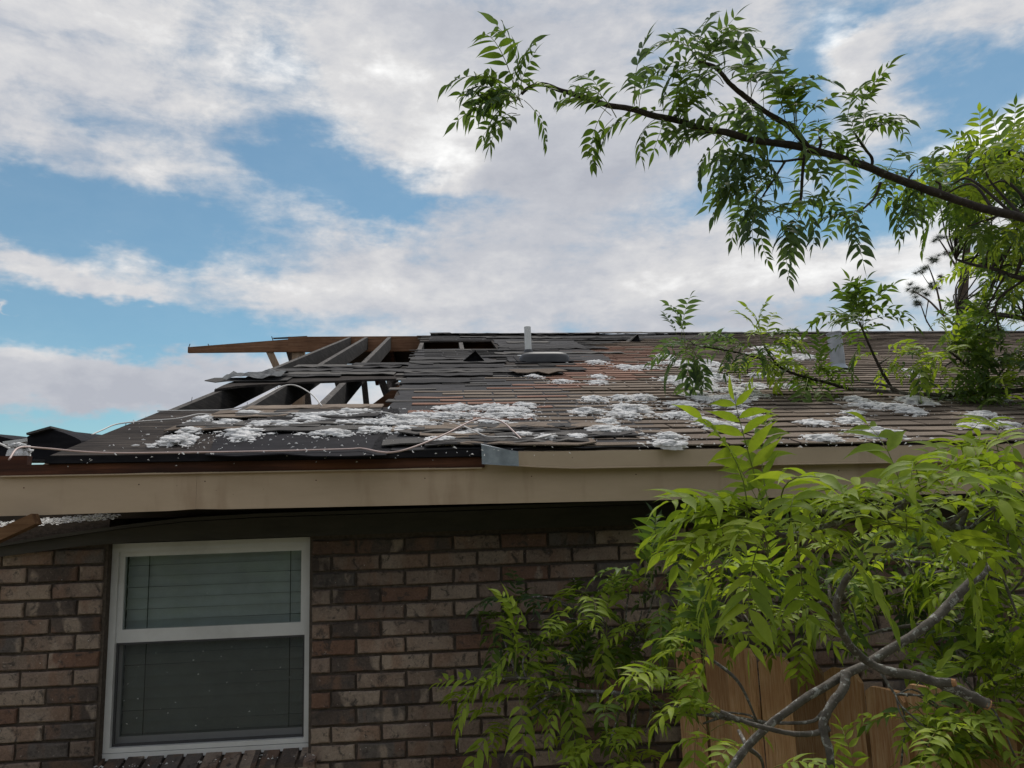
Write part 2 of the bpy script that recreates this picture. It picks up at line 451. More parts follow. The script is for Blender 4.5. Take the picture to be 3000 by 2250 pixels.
M['fence'] = wood('cedar_plank', (0.40, 0.19, 0.09), (0.70, 0.43, 0.235), (0.83, 0.63, 0.43), 3.4, 'Z', 0.85, 0.55, 0.7, streak=1.0)
M['fence_back'] = wood('cedar_rail', (0.09, 0.045, 0.022), (0.22, 0.12, 0.06), (0.34, 0.20, 0.11), 0.8, 'X')
M['insul'] = None
def insul():
    m_, nt, p, out = mat('white_fibre_insulation'); g = G(nt)
    v = g.coord('World')
    n = g.noise(v, 45, 6, 0.7)
    d = g.noise(v, 7, 3, 0.6)
    c = g.ramp(n, [(0.25, (0.80, 0.80, 0.80)), (0.6, (0.93, 0.93, 0.93))])
    c = g.mix(g.ramp(d, [(0.52, (0, 0, 0)), (0.75, (0.35, 0.35, 0.35))]), c, (0.5, 0.47, 0.44))
    nt.links.new(c, p.inputs['Base Color']); p.inputs['Roughness'].default_value = 1.0; p.inputs['Specular IOR Level'].default_value = 0.0
    g.bump(n, p, 0.25, 0.006)
    tl = nt.nodes.new('ShaderNodeBsdfTranslucent'); nt.links.new(c, tl.inputs[0])
    mx = nt.nodes.new('ShaderNodeMixShader'); mx.inputs[0].default_value = 0.35
    nt.links.new(p.outputs[0], mx.inputs[1]); nt.links.new(tl.outputs[0], mx.inputs[2]); nt.links.new(mx.outputs[0], out.inputs[0])
    return m_
M['insul'] = insul()
M['cable'] = simple('pale_pink_cable', (0.46, 0.33, 0.30), (0.58, 0.45, 0.42), 12, 0.45, bump=0)
M['cable_white'] = simple('white_cable', (0.5, 0.48, 0.46), (0.66, 0.64, 0.62), 12, 0.45, bump=0)
M['pvc'] = simple('white_pvc', (0.62, 0.62, 0.60), (0.72, 0.72, 0.70), 10, 0.4, bump=0)
M['plastic'] = simple('dark_vent_plastic', (0.05, 0.05, 0.054), (0.075, 0.075, 0.08), 14, 0.5, bump=0.05)
M['vinyl'] = simple('white_vinyl', (0.66, 0.66, 0.66), (0.76, 0.76, 0.76), 6, 0.42, bump=0.03, extra=lambda g, v, c: g.mix(g.ramp(g.noise(v, 3, 5, 0.7), [(0.5, (0, 0, 0)), (0.8, (0.5, 0.5, 0.5))]), c, (0.25, 0.24, 0.22)))
M['blind'] = simple('off_white_blind', (0.70, 0.735, 0.75), (0.77, 0.80, 0.81), 5, 0.5, bump=0.0)
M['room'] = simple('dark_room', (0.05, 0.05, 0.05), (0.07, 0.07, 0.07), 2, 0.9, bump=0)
def glass():
    m_, nt, p, out = mat('window_glass'); N, L = nt.nodes, nt.links
    N.remove(p)
    g = G(nt)
    tr = N.new('ShaderNodeBsdfTransparent'); tr.inputs[0].default_value = (0.93, 0.96, 0.95, 1)
    gl = N.new('ShaderNodeBsdfGlossy'); gl.inputs['Roughness'].default_value = 0.03; gl.inputs[0].default_value = (0.9, 0.95, 0.95, 1)
    fr = N.new('ShaderNodeFresnel'); fr.inputs[0].default_value = 1.6
    df = N.new('ShaderNodeBsdfDiffuse'); df.inputs[0].default_value = (0.3, 0.31, 0.3, 1)
    mx = N.new('ShaderNodeMixShader'); L.new(g.math('MULTIPLY', fr.outputs[0], 1.0, True), mx.inputs[0]); L.new(tr.outputs[0], mx.inputs[1]); L.new(gl.outputs[0], mx.inputs[2])
    dust = g.noise(g.coord('World'), 4, 5, 0.7)
    mx2 = N.new('ShaderNodeMixShader'); L.new(g.ramp(dust, [(0.35, (0.02,)*3), (0.75, (0.12,)*3)]), mx2.inputs[0]); L.new(mx.outputs[0], mx2.inputs[1]); L.new(df.outputs[0], mx2.inputs[2])
    L.new(mx2.outputs[0], out.inputs[0])
    return m_
M['glass'] = glass()
def screen():
    m_, nt, p, out = mat('insect_screen_mesh'); N, L = nt.nodes, nt.links
    tr = N.new('ShaderNodeBsdfTransparent')
    p.inputs['Base Color'].default_value = (0.028, 0.03, 0.034, 1); p.inputs['Roughness'].default_value = 0.7
    mx = N.new('ShaderNodeMixShader'); mx.inputs[0].default_value = 0.5
    L.new(tr.outputs[0], mx.inputs[1]); L.new(p.outputs[0], mx.inputs[2]); L.new(mx.outputs[0], out.inputs[0])
    return m_
M['screen'] = screen()
def leaf_mat(name, a, b, c, trans=0.35):
    m_, nt, p, out = mat(name); g = G(nt); N, L = nt.nodes, nt.links
    info = N.new('ShaderNodeObjectInfo'); geo = N.new('ShaderNodeNewGeometry')
    rnd = g.math('FRACT', g.math('ADD', g.math('MULTIPLY', geo.outputs['Random Per Island'], 0.75), info.outputs['Random']))
    col = g.ramp(rnd, [(0.0, a), (0.5, b), (1.0, c)])
    n = g.noise(g.coord('Object'), 40, 3, 0.6)
    col = g.mix(0.5, col, g.ramp(n, [(0.3, (0.7, 0.72, 0.7)), (0.7, (1.2, 1.18, 1.1))]), 'MULTIPLY')
    sp = g.noise(g.coord('Object'), 95, 2, 0.5)
    col = g.mix(g.ramp(sp, [(0.70, (0, 0, 0)), (0.76, (0.6, 0.6, 0.6))]), col, (0.16, 0.10, 0.03))
    L.new(col, p.inputs['Base Color']); p.inputs['Roughness'].default_value = 0.55; p.inputs['Specular IOR Level'].default_value = 0.2
    tl = N.new('ShaderNodeBsdfTranslucent')
    L.new(g.mix(1.0, col, (1.3, 1.35, 0.6), 'MULTIPLY'), tl.inputs[0])
    mx = N.new('ShaderNodeMixShader'); mx.inputs[0].default_value = trans
    L.new(p.outputs[0], mx.inputs[1]); L.new(tl.outputs[0], mx.inputs[2]); L.new(mx.outputs[0], out.inputs[0])
    return m_
M['leaf_lit'] = leaf_mat('lit_lime_leaf', (0.19, 0.27, 0.035), (0.27, 0.36, 0.045), (0.36, 0.44, 0.055), 0.45)  # lit, mid and shaded tones of the same leaf, light put into the colour
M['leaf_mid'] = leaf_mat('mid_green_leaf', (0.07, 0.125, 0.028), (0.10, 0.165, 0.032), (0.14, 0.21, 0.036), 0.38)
M['leaf_shaded'] = leaf_mat('shaded_green_leaf', (0.068, 0.115, 0.062), (0.092, 0.145, 0.068), (0.12, 0.18, 0.07), 0.42)
def bark_mat(name, a, b, lichen, amt):
    m_, nt, p, out = mat(name); g = G(nt)
    v = g.coord('World')
    n = g.noise(v, 38, 6, 0.7)
    c = g.ramp(n, [(0.3, a), (0.7, b)])
    li = g.noise(v, 55, 4, 0.65, 0.5)
    c = g.mix(g.ramp(li, [(0.56-amt, (0, 0, 0)), (0.62-amt, (0.9, 0.9, 0.9))]), c, lichen)
    nt.links.new(c, p.inputs['Base Color']); p.inputs['Roughness'].default_value = 0.92; p.inputs['Specular IOR Level'].default_value = 0.15
    g.bump(n, p, 0.8, 0.006)
    return m_
M['bark'] = bark_mat('lichened_grey_bark', (0.065, 0.057, 0.048), (0.165, 0.15, 0.13), (0.34, 0.345, 0.32), 0.0)
M['bark_dark'] = bark_mat('dark_bark', (0.03, 0.025, 0.022), (0.075, 0.062, 0.055), (0.15, 0.15, 0.145), -0.06)
M['cutwood'] = simple('cut_branch_wood', (0.36, 0.17, 0.08), (0.50, 0.28, 0.14), 30, 0.8)
M['pine_bark'] = simple('pine_bark', (0.05, 0.038, 0.03), (0.12, 0.09, 0.07), 6, 0.95)
M['needle'] = leaf_mat('pine_needle', (0.022, 0.045, 0.022), (0.032, 0.06, 0.028), (0.045, 0.075, 0.03), 0.15)
M['ground'] = simple('sandy_soil_and_grass', (0.10, 0.105, 0.06), (0.27, 0.235, 0.17), 3, 0.95, bump=0.6, dist=0.03, coord='World')
M['metal_foil'] = simple('crumpled_flashing', (0.025, 0.029, 0.034), (0.08, 0.09, 0.10), 30, 0.75, metallic=0.3, bump=0.6, dist=0.01)

# ------------------------------------------------------------------ the setting: ground
GZ = -1.8
g_ = MB()
nx = 60
for j in range(nx+1):
    for i in range(nx+1):
        x = math.copysign(abs(i/nx*2-1)**3, i/nx*2-1)*900; y = math.copysign(abs(j/nx*2-1)**3, j/nx*2-1)*900
        g_.v.append((x, y, GZ+0.05*noise.noise((x*0.4, y*0.4, 0))))
for j in range(nx):
    for i in range(nx):
        k = j*(nx+1)+i
        g_.f.append((k, k+1, k+nx+2, k+nx+1)); g_.mi.append(0)
tag(g_.build('ground', M['ground'], smooth=True), kind='structure')

# ------------------------------------------------------------------ the house
S, T, Z0, YE, YR = 0.31, 0.0115, 0.667, -0.42, 5.6       # roof slope, settling along x, eave height and line, ridge line
XL, XR = -1.26, 9.5
def rz(x, y): return Z0 + S*(y-YE) - T*x
def on_roof(px, py, h=0.0):
    d = ray(px, py)
    t = (Z0+h+S*(CAM.y-YE)-T*CAM.x-CAM.z)/(d.z-S*d.y+T*d.x)
    return CAM + d*t
RN = Vector((T, -S, 1)).normalized()
house = empty('house', (0, 0, GZ))
tag(house, 'single storey brick house with storm torn shingle roof and exposed rafters', 'house')
def hpart(mb, name, m_, parent=None, smooth=False):
    o = mb.build(name, m_, parent or house, smooth)
    if not parent: o.location = (0, 0, -GZ)
    return o

# brick wall: mortar body, then every brick proud of it
WX0, WX1, WTOP = -3.3, XR, 0.352
OX0, OX1, OZ0, OZ1 = -1.225, -0.383, -0.474, 0.352       # window opening
wm = MB()
wm.box(WX0, OX0+0.012, 0.014, 0.20, GZ-0.2, WTOP+0.1)
wm.box(OX1-0.012, WX1, 0.0141, 0.20, GZ-0.2, WTOP+0.1)
wm.box(OX0+0.012, OX1-0.012, 0.0142, 0.20, GZ-0.2, OZ0-0.10)
wall = hpart(wm, 'brick_wall', M['mortar'])
def brick_mesh(L_, H_, D_, seed, endl=True, endr=True):
    rd = random.Random(seed); mb = MB()
    hx, hz = L_/2, H_/2
    ring = [(-hx, -hz), (-hx*0.35, -hz), (hx*0.3, -hz), (hx, -hz), (hx, 0), (hx, hz), (hx*0.4, hz), (-hx*0.3, hz), (-hx, hz), (-hx, 0)]
    n = len(ring)
    out, inn, back = [], [], []
    for (x, z) in ring:
        jx, jz = rd.uniform(-1, 1)*0.0022, rd.uniform(-1, 1)*0.0018
        out.append((x+jx, 0.004, z+jz)); back.append((x, D_, z))
        k = rd.uniform(0.0025, 0.006)
        inn.append((x+jx-math.copysign(k, x) if abs(x) > hx*0.9 else x+jx, rd.uniform(-0.0015, 0.001), z+jz-(math.copysign(k, z) if z else 0)))
    v = inn+out+back
    f = [tuple(range(n))]
    for i in range(n):
        j = (i+1) % n
        f.append((i, n+i, n+j, j)); f.append((n+i, 2*n+i, 2*n+j, n+j))
    f = [tuple(reversed(q)) for q in f]
    mb.add(v, f)
    return mb
BW, BH, BD = BL-0.0105, BC-0.0115, 0.055
full = [brick_mesh(BW, BH, BD, k).mesh('brick', M['brick']) for k in range(9)]
rest = MB()
cand = []
row0 = math.floor((GZ)/BC)
cache = {}
for row in range(row0, 6):
    z = (row+0.5)*BC
    if z+BH/2 > WTOP+0.035: continue
    par = (row % 2)*0.5
    for col in range(int(WX0/BL)-1, int(3.3/BL)+1):
        x0, x1 = (col-par)*BL, (col+1-par)*BL
        if x0 < WX0: continue
        spans = [(x0+0.005, x1-0.005)]
        if z > OZ0-0.09 and z < OZ1:           # cut at the window opening
            ns = []
            for a, b in spans:
                if b <= OX0 or a >= OX1: ns.append((a, b)); continue
                if a < OX0-0.03: ns.append((a, OX0))
                if b > OX1+0.03: ns.append((OX1, b))
            spans = ns
        for a, b in spans:
            cand.append((a, b, z))
def vis(c):
    p = proj(((c[0]+c[1])/2, 0, c[2]))
    return -90 < p[0] < 3000 and p[1] < 2285
shown = sorted([c for c in cand if vis(c)], key=lambda c: proj(((c[0]+c[1])/2, 0, c[2]))[0])
parts = set(shown[:300])
for c in cand:
    a, b, z = c
    L_ = b-a
    xx = (a+b)/2; yy = rng.uniform(-0.0022, 0.0022); zz = z+rng.uniform(-0.001, 0.001)
    near_open = abs(b-OX0) < 0.001 and OZ0-0.05 < z
    if c in parts:
        if near_open:
            me = brick_mesh(L_, BH, 0.115, int(1000*a+77*z)).mesh('brick', M['brick'])
        elif abs(L_-BW) < 0.002: me = rng.choice(full)
        else: me = brick_mesh(L_, BH, BD, int(1000*a+77*z)).mesh('brick', M['brick'])
        put('brick', me, wall, (xx, yy, zz), (0, rng.uniform(-0.004, 0.004), rng.uniform(-0.004, 0.004)))
    else:
        bm_ = brick_mesh(L_, BH, BD, int(900*a+50*z))
        rest.add([(v[0]+xx, v[1]+yy, v[2]+zz) for v in bm_.v], bm_.f)
tag(rest.build('brickwork', M['brick'], wall), kind='stuff')
# other walls, ceiling
ow = MB()
ow.box(WX1-0.2, WX1, 0.2, 10.9, GZ-0.2, 0.45); ow.box(WX0, WX1, 10.9, 11.1, GZ-0.2, 0.45); ow.box(WX0, WX0+0.2, 0.2, 10.9, GZ-0.2, 0.45)
hpart(ow, 'outer_wall', M['mortar'])
hpart(MB().box(WX0, WX1, 0.02, 11.0, 0.455, 0.475), 'ceiling', M['attic'])
hpart(MB().box(WX0, WX1, 0.012, 0.10, 0.4525, 0.56), 'top_plate', M['attic'])
# window sill of rowlock bricks
sill = hpart(MB().hexa([(OX0-0.04, -0.034, OZ0-0.108), (OX1+0.02, -0.034, OZ0-0.108), (OX1+0.02, 0.10, OZ0-0.108), (OX0-0.04, 0.10, OZ0-0.108), (OX0-0.04, -0.034, OZ0-0.058), (OX1+0.02, -0.034, OZ0-0.058), (OX1+0.02, 0.10, OZ0-0.028), (OX0-0.04, 0.10, OZ0-0.028)]), 'window_sill', M['mortar'])
nb = 12
for i in range(nb):
    x0 = OX0-0.045+(OX1+0.028-OX0+0.045)*i/nb; w = (OX1+0.028-OX0+0.045)/nb
    mb = MB(); rd = random.Random(i*3+5)
    j = lambda: rd.uniform(-0.003, 0.003)
    y0, y1 = -0.042+j(), 0.055
    zt0, zt1 = OZ0-0.052+j(), OZ0-0.018+j()
    a, b = x0+0.004, x0+w-0.004
    c = 0.003
    mb.hexa([(a, y0, OZ0-0.11), (b, y0, OZ0-0.11), (b, y1, OZ0-0.11), (a, y1, OZ0-0.11), (a+c, y0+c, zt0), (b-c, y0+c, zt0), (b-c, y1, zt1), (a+c, y1, zt1)])
    mb.build('brick', M['brick'], sill)

# ---- window
win = hpart(MB().box(OX0+0.001, OX1-0.001, 0.052, 0.074, OZ0-0.028, OZ0-0.002), 'window', M['vinyl'])
def ring_frame(mb, x0, x1, z0, z1, w, y0, y1, wb=None, wt=None):
    wb = w if wb is None else wb; wt = w if wt is None else wt
    mb.box(x0, x0+w, y0, y1, z0, z1); mb.box(x1-w, x1, y0, y1, z0, z1)
    mb.box(x0+w, x1-w, y0+0.0006, y1, z0, z0+wb); mb.box(x0+w, x1-w, y0+0.0006, y1, z1-wt, z1)
    return mb
ring_frame(MB(), OX0+0.002, OX1-0.002, OZ0, OZ1-0.002, 0.036, 0.055, 0.135, 0.018, 0.035).build('frame', M['vinyl'], win)
ix0, ix1 = OX0+0.038, OX1-0.038
ZM = -0.052
ring_frame(MB(), ix0, ix1, ZM+0.0, OZ1-0.037, 0.020, 0.072, 0.10, 0.052, 0.020).build('upper_sash', M['vinyl'], win)
ring_frame(MB(), ix0+0.001, ix1-0.001, OZ0+0.018, ZM+0.010, 0.014, 0.102, 0.125, 0.030, 0.018).build('lower_sash', M['vinyl'], win)
ring_frame(MB(), ix0+0.002, ix1-0.002, OZ0+0.0185, ZM-0.001, 0.008, 0.074, 0.082, 0.010, 0.008).build('screen_frame', M['plastic'], win)
MB().box(ix0+0.018, ix1-0.018, 0.084, 0.088, ZM+0.045, OZ1-0.055).build('pane', M['glass'], win)
MB().box(ix0+0.012, ix1-0.012, 0.111, 0.115, OZ0+0.04, ZM+0.0).build('pane', M['glass'], win)
sq = MB(); sq.add([(ix0+0.009, 0.078, OZ0+0.027), (ix1-0.009, 0.078, OZ0+0.027), (ix1-0.009, 0.078, ZM-0.008), (ix0+0.009, 0.078, ZM-0.008)], [(0, 1, 2, 3)])
sq.build('insect_screen', M['screen'], win)
slat = MB()
slw = ix1-ix0-0.02
pr = [(-0.0015, -0.0221), (0.003, -0.011), (0.0045, 0.0), (0.003, 0.011), (-0.0015, 0.0221)]
for (y, z) in pr: slat.v += [(-slw/2, y, z), (slw/2, y, z)]
for i in range(4): slat.f.append((2*i, 2*i+1, 2*i+3, 2*i+2)); slat.mi.append(0)
sm = slat.mesh('slat', M['blind'])
z = OZ1-0.075
while z > OZ0+0.05:
    put('slat', sm, win, (0.5*(ix0+ix1)+rng.uniform(-0.001, 0.001), 0.140, z), (rng.uniform(-0.05, 0.05)-0.12, rng.uniform(-0.0025, 0.0025), 0))
    z -= 0.0452
for xx in (ix0+0.10, ix1-0.075):
    MB().box(xx-0.0015, xx+0.0015, 0.128, 0.130, OZ0+0.03, OZ1-0.05).build('blind_cord', M['room'], win)
MB().box(ix0+0.01, ix1-0.01, 0.128, 0.150, OZ0+0.022, OZ0+0.047).build('blind_bottom_rail', M['blind'], win)
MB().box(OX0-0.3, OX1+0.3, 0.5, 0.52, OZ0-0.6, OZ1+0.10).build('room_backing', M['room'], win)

# ---- eaves: soffit, frieze, fascia, trims
def fz(x): return -T*x
so = MB()
xs = [-1.02, 0.5, 2.0, 4.0, 6.5, XR]
for i in range(len(xs)-1):
    so.hexa([(xs[i], -0.379, 0.477+fz(xs[i])), (xs[i+1], -0.379, 0.477+fz(xs[i+1])), (xs[i+1], 0.01, 0.477+fz(xs[i+1])), (xs[i], 0.01, 0.477+fz(xs[i])),
             (xs[i], -0.379, 0.487+fz(xs[i])), (xs[i+1], -0.379, 0.487+fz(xs[i+1])), (xs[i+1], 0.01, 0.487+fz(xs[i+1])), (xs[i], 0.01, 0.487+fz(xs[i]))])
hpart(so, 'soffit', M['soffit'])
def strip(xs, zlo, zhi, y0, y1):
    mb = MB()
    for i in range(len(xs)-1):
        a, b = xs[i], xs[i+1]
        mb.hexa([(a, y0, zlo(a)), (b, y0, zlo(b)), (b, y1, zlo(b)), (a, y1, zlo(a)), (a, y0, zhi(a)), (b, y0, zhi(b)), (b, y1, zhi(b)), (a, y1, zhi(a))])
    return mb
def sag(x): return -0.14*max(0.0, -0.75-x)**1.35
fxs = [-3.2, -2.4, -2.0, -1.7, -1.5, -1.3, -1.1, -0.9, -0.6, 0.0, 1.5, 4.0, XR]
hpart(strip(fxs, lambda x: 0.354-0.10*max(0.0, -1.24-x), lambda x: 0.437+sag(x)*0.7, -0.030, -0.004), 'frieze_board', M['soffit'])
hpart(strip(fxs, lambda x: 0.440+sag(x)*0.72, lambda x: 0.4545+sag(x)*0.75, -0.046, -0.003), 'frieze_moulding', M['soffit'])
fa = MB()
fx = [-2.6+i*0.11 for i in range(0, 111)]
def flo(x):
    base = 0.4605+fz(x)
    if x < -0.72: base -= 0.004*math.sin(x*3.1)+0.004
    if -0.74 < x < -0.70: base += 0.004
    return base
ftop = lambda x: (0.655 if x > -1.28 else 0.60)+fz(x)
for (xa, xb, yo) in ((-2.6, -0.7396, -0.4004), (-0.739, 2.32, -0.400), (2.323, XR, -0.4008)):
    n_ = max(4, int((xb-xa)/0.1))
    board = hpart(strip([xa+(xb-xa)*i/n_ for i in range(n_+1)], flo, ftop, yo, -0.379), 'fascia_board', M['fascia'])
    x = xa+0.03
    while x < min(xb, 4.0):
        for dz in (0.10,):
            MB().tube([(x, yo+0.001, flo(x)+dz), (x, yo-0.0012, flo(x)+dz)], 0.0024, 6).build('nail_head', M['redwood'], board)
        x += 0.406
# exposed brown sub-fascia strip on the torn side
bx = [-1.47+i*0.09 for i in range(0, 21)]
hpart(strip(bx, lambda x: 0.5975+fz(x)+0.0012*math.sin(x*9), lambda x: 0.636+fz(x), -0.414, -0.401), 'sub_fascia_strip', M['redwood'])
lip = MB()
for i in range(70):
    a = -1.43+i*0.025; h = 0.0016+0.0035*max(0, noise.noise((a*6, 0, 3)))
    lip.box(a, a+0.0245, -0.4165, -0.4005, 0.5925+fz(a), 0.5955+fz(a)+h)
hpart(lip, 'peeled_paint_edge', M['trim'])
# black drip edge of the bare deck
dx = [-1.27+i*0.05 for i in range(0, 36)]
hpart(strip(dx, lambda x: 0.638+fz(x), lambda x: 0.662+fz(x)+0.003*noise.noise((x*4, 1, 0)), YE-0.012, -0.40), 'felt_edge', M['felt'])
# metal drip edge on the right, its torn end bent out and galvanised
pL = on_y(1410, 1330, -0.45)
tx = [pL.x+0.0, pL.x+0.05, pL.x+0.10, pL.x+0.14, pL.x+0.22, pL.x+0.35, pL.x+0.7, 1.2, 2.0, 3.0, 4.5, 6.5, XR]
def trim_y(x): return -0.438-0.045*max(0, 1-(x-tx[0])/0.30)**1.5
def trim_lo(x): return 0.587+fz(x)+0.020*max(0, 1-(x-tx[0])/0.32)
def trim_hi(x): return 0.651+fz(x)+0.027*max(0, 1-(x-tx[0])/0.13)
def trim_mb(xs):
    mb = MB()
    for i in range(len(xs)-1):
        a, b = xs[i], xs[i+1]
        t = 0.0022
        P = lambda x, z, dy: (x, trim_y(x)+dy, z)
        mb.hexa([P(a, trim_lo(a), -t), P(b, trim_lo(b), -t), P(b, trim_lo(b), 0), P(a, trim_lo(a), 0), P(a, trim_hi(a), -t), P(b, trim_hi(b), -t), P(b, trim_hi(b), 0), P(a, trim_hi(a), 0)])
        mb.hexa([P(a, trim_hi(a)-t, 0), P(b, trim_hi(b)-t, 0), (b, -0.38, trim_hi(b)+0.012), (a, -0.38, trim_hi(a)+0.012), P(a, trim_hi(a), 0), P(b, trim_hi(b), 0), (b, -0.38, trim_hi(b)+0.014), (a, -0.38, trim_hi(a)+0.014)])
        mb.hexa([P(a, trim_lo(a)-0.003, -0.009), P(b, trim_lo(b)-0.003, -0.009), P(b, trim_lo(b)+0.0005, 0.001), P(a, trim_lo(a)+0.0005, 0.001), P(a, trim_lo(a), -0.009), P(b, trim_lo(b), -0.009), P(b, trim_lo(b)+0.003, 0.001), P(a, trim_lo(a)+0.003, 0.001)])
    return mb
drip = hpart(trim_mb(tx[3:]), 'drip_edge', M['trim'])
tag(trim_mb(tx[:4]).build('bent_end', M['galv'], drip), 'bare galvanised end bent outwards')
# ---- rafters
def rafter_beam(x0, y0, x1, y1, top=-0.016, h=0.14, w=0.040, name='rafter'):
    mb = MB()
    a, b = Vector((x0, y0, rz(x0, y0)+top)), Vector((x1, y1, rz(x1, y1)+top))
    P = []
    for q in (-h, 0.0):
        P += [a+Vector((-w/2, 0, q)), a+Vector((w/2, 0, q)), b+Vector((w/2, 0, q)), b+Vector((-w/2, 0, q))]
    mb.hexa(P)
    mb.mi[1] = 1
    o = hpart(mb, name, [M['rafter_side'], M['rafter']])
    # nails left standing in the top edge
    for k in range(7):
        t = rng.uniform(0.08, 0.9); p = a.lerp(b, t)+Vector((rng.uniform(-.012, .012), 0, 0))
        MB().tube([p, p+Vector((rng.uniform(-.006, .006), rng.uniform(-.006, .006), rng.uniform(0.012, 0.03)))], 0.0016, 5).build('nail', M['plastic'], o)
    return o
for (x0, x1) in ((-1.255, -0.93), (-0.865, -0.74), (-0.475, -0.475)):
    rafter_beam(x0, YE+0.06, x1, YR-0.03)
for k in range(0, 23):
    x = -0.075+k*0.406
    if x < XR: rafter_beam(x, YE+0.06, x, YR-0.03) if k < 4 else None
# ridge board, its broken tapered end reaching past the torn gable
def zr(x): return rz(x, YR)
rb = MB()
e0 = on_y(552, 1018, YR); e1 = on_y(552, 1034, YR); b0 = on_y(845, 995, YR)
rb.hexa([(e0.x, YR-0.02, e1.z), (b0.x, YR-0.02, zr(b0.x)-0.185), (b0.x, YR+0.02, zr(b0.x)-0.185), (e0.x, YR+0.02, e1.z), (e0.x, YR-0.02, e0.z), (b0.x, YR-0.02, b0.z), (b0.x, YR+0.02, b0.z), (e0.x, YR+0.02, e0.z)])
hpart(rb, 'ridge_board', M['ridge'])
rb2 = MB()
rb2.hexa([(b0.x+0.001, YR-0.021, zr(b0.x)-0.187), (XR, YR-0.021, zr(XR)-0.19), (XR, YR+0.021, zr(XR)-0.19), (b0.x+0.001, YR+0.021, zr(b0.x)-0.187),
          (b0.x+0.001, YR-0.021, zr(b0.x)-0.012), (XR, YR-0.021, zr(XR)-0.012), (XR, YR+0.021, zr(XR)-0.012), (b0.x+0.001, YR+0.021, zr(b0.x)-0.012)])
hpart(rb2, 'ridge_board', M['ridge'])
sl = MB(); q0 = on_y(800, 992, YR); q1 = on_y(900, 987, YR)
sl.hexa([(q0.x, YR-0.02, q0.z), (q1.x, YR-0.02, q1.z-0.01), (q1.x, YR+0.03, q1.z-0.01), (q0.x, YR+0.03, q0.z), (q0.x, YR-0.02, q0.z+0.006), (q1.x, YR-0.02, q1.z+0.008), (q1.x, YR+0.03, q1.z+0.008), (q0.x, YR+0.03, q0.z+0.006)])
hpart(sl, 'splintered_strip', M['shingle_dark'])
for px in (552, 615, 800):
    p = on_y(px, 1020 if px < 700 else 998, YR)
    hpart(MB().tube([p, p+Vector((rng.uniform(-.03, .02), 0, 0.05))], 0.005, 5), 'nail', M['plastic'])
# king post and struts standing under the ridge
def stick(p0, p1, w, h, m_='rafter', name='strut', up=(0, 1, 0)):
    return hpart(MB().beam(p0, p1, w, h, up), name, M[m_])
kp = on_y(872, 1045, YR)
stick((kp.x, YR+0.06, 0.476), (kp.x, YR+0.06, zr(kp.x)-0.03), 0.135, 0.09, 'post', 'king_post')
def strut(px0, py0, px1, py1, dY, w=0.09, m_='rafter', t=0.04):
    a, b = on_y(px0, py0, YR+dY), on_y(px1, py1, YR+dY)
    return stick(a, b, w, t, m_)
strut(790, 1030, 815, 1085, 0.02, 0.075, 'post'); strut(846, 1028, 860, 1075, 0.15, 0.06)
strut(982, 1095, 1006, 1180, 0.5, 0.07); strut(894, 1130, 905, 1215, 0.35, 0.09); strut(1065, 1100, 1078, 1230, 0.7, 0.07)
strut(1105, 1080, 1140, 1175, 0.9, 0.09); strut(1155, 1080, 1160, 1160, 0.6, 0.08); strut(1092, 1205, 1200, 1125, -2.6, 0.09, 'ridge'); strut(1145, 1110, 1150, 1150, 1.4, 0.12)
# back slope: rafters and the boards still on it
def rzb(x, y): return zr(x)-S*(y-YR)
def back(x0, x1, y0, y1, name='back_roof_deck', m_='attic'):
    mb = MB(); t = 0.015
    c = [(x0, y0), (x1, y0), (x1, y1), (x0, y1)]
    mb.hexa([(x, y, rzb(x, y)-t) for x, y in c]+[(x, y, rzb(x, y)) for x, y in c])
    return hpart(mb, name, M[m_])
back(-1.30, 0.06, YR+0.03, YR+0.62)
back(0.061, XR, YR+0.03, 11.3)
for x in (-0.70, -0.46, 0.01):
    mb = MB(); c = [(x-0.02, YR+0.03), (x+0.02, YR+0.03), (x+0.02, YR+(0.9 if x < 0 else 5.9)), (x-0.02, YR+(0.9 if x < 0 else 5.9))]
    mb.hexa([(a, b, rzb(a, b)-0.15) for a, b in c]+[(a, b, rzb(a, b)-0.016) for a, b in c])
    hpart(mb, 'back_rafter', M['redwood'])
# gable end closing the far right
ge = MB(); ge.add([(XR, -0.3, 0.4), (XR, 10.9, 0.4), (XR, YR, zr(XR)-0.02), (XR-0.1, -0.3, 0.4), (XR-0.1, 10.9, 0.4), (XR-0.1, YR, zr(XR)-0.02)], [(0, 1, 2), (3, 5, 4), (0, 3, 4, 1), (1, 4, 5, 2), (2, 5, 3, 0)])
hpart(ge, 'gable_wall', M['attic'])

# ---- front roof deck, built from the boards still nailed down (outlines traced on the roof plane)
def deck_piece(pxs, name, m_, h=0.0, t=0.014, world=None, jag=0):
    pts = [on_roof(*q, h) for q in pxs] if world is None else [Vector((x, y, rz(x, y)+h)) for x, y in world]
    if jag:
        out = []
        for i, p in enumerate(pts):
            q = pts[(i+1) % len(pts)]
            n = max(1, int((q-p).length/0.12))
            for k in range(n):
                c = p.lerp(q, k/n)
                if 0 < k: c = c+Vector((rng.uniform(-jag, jag), rng.uniform(-jag, jag)*1.5, 0)); c.z = rz(c.x, c.y)+h
                out.append(c)
        pts = out
    n = len(pts)
    mb = MB(); low = [p-Vector((0, 0, t)) for p in pts]
    mb.add(pts+low, [tuple(range(n)), tuple(reversed(range(n, 2*n)))]+[(i, n+i, n+(i+1) % n, (i+1) % n) for i in range(n)])
    return mb
LT = [on_roof(468, 1206), on_roof(900, 1199), on_roof(1178, 1192)]
yl = LT[2].y
pe = on_roof(1185, 1112); pt = on_roof(1205, 1062)
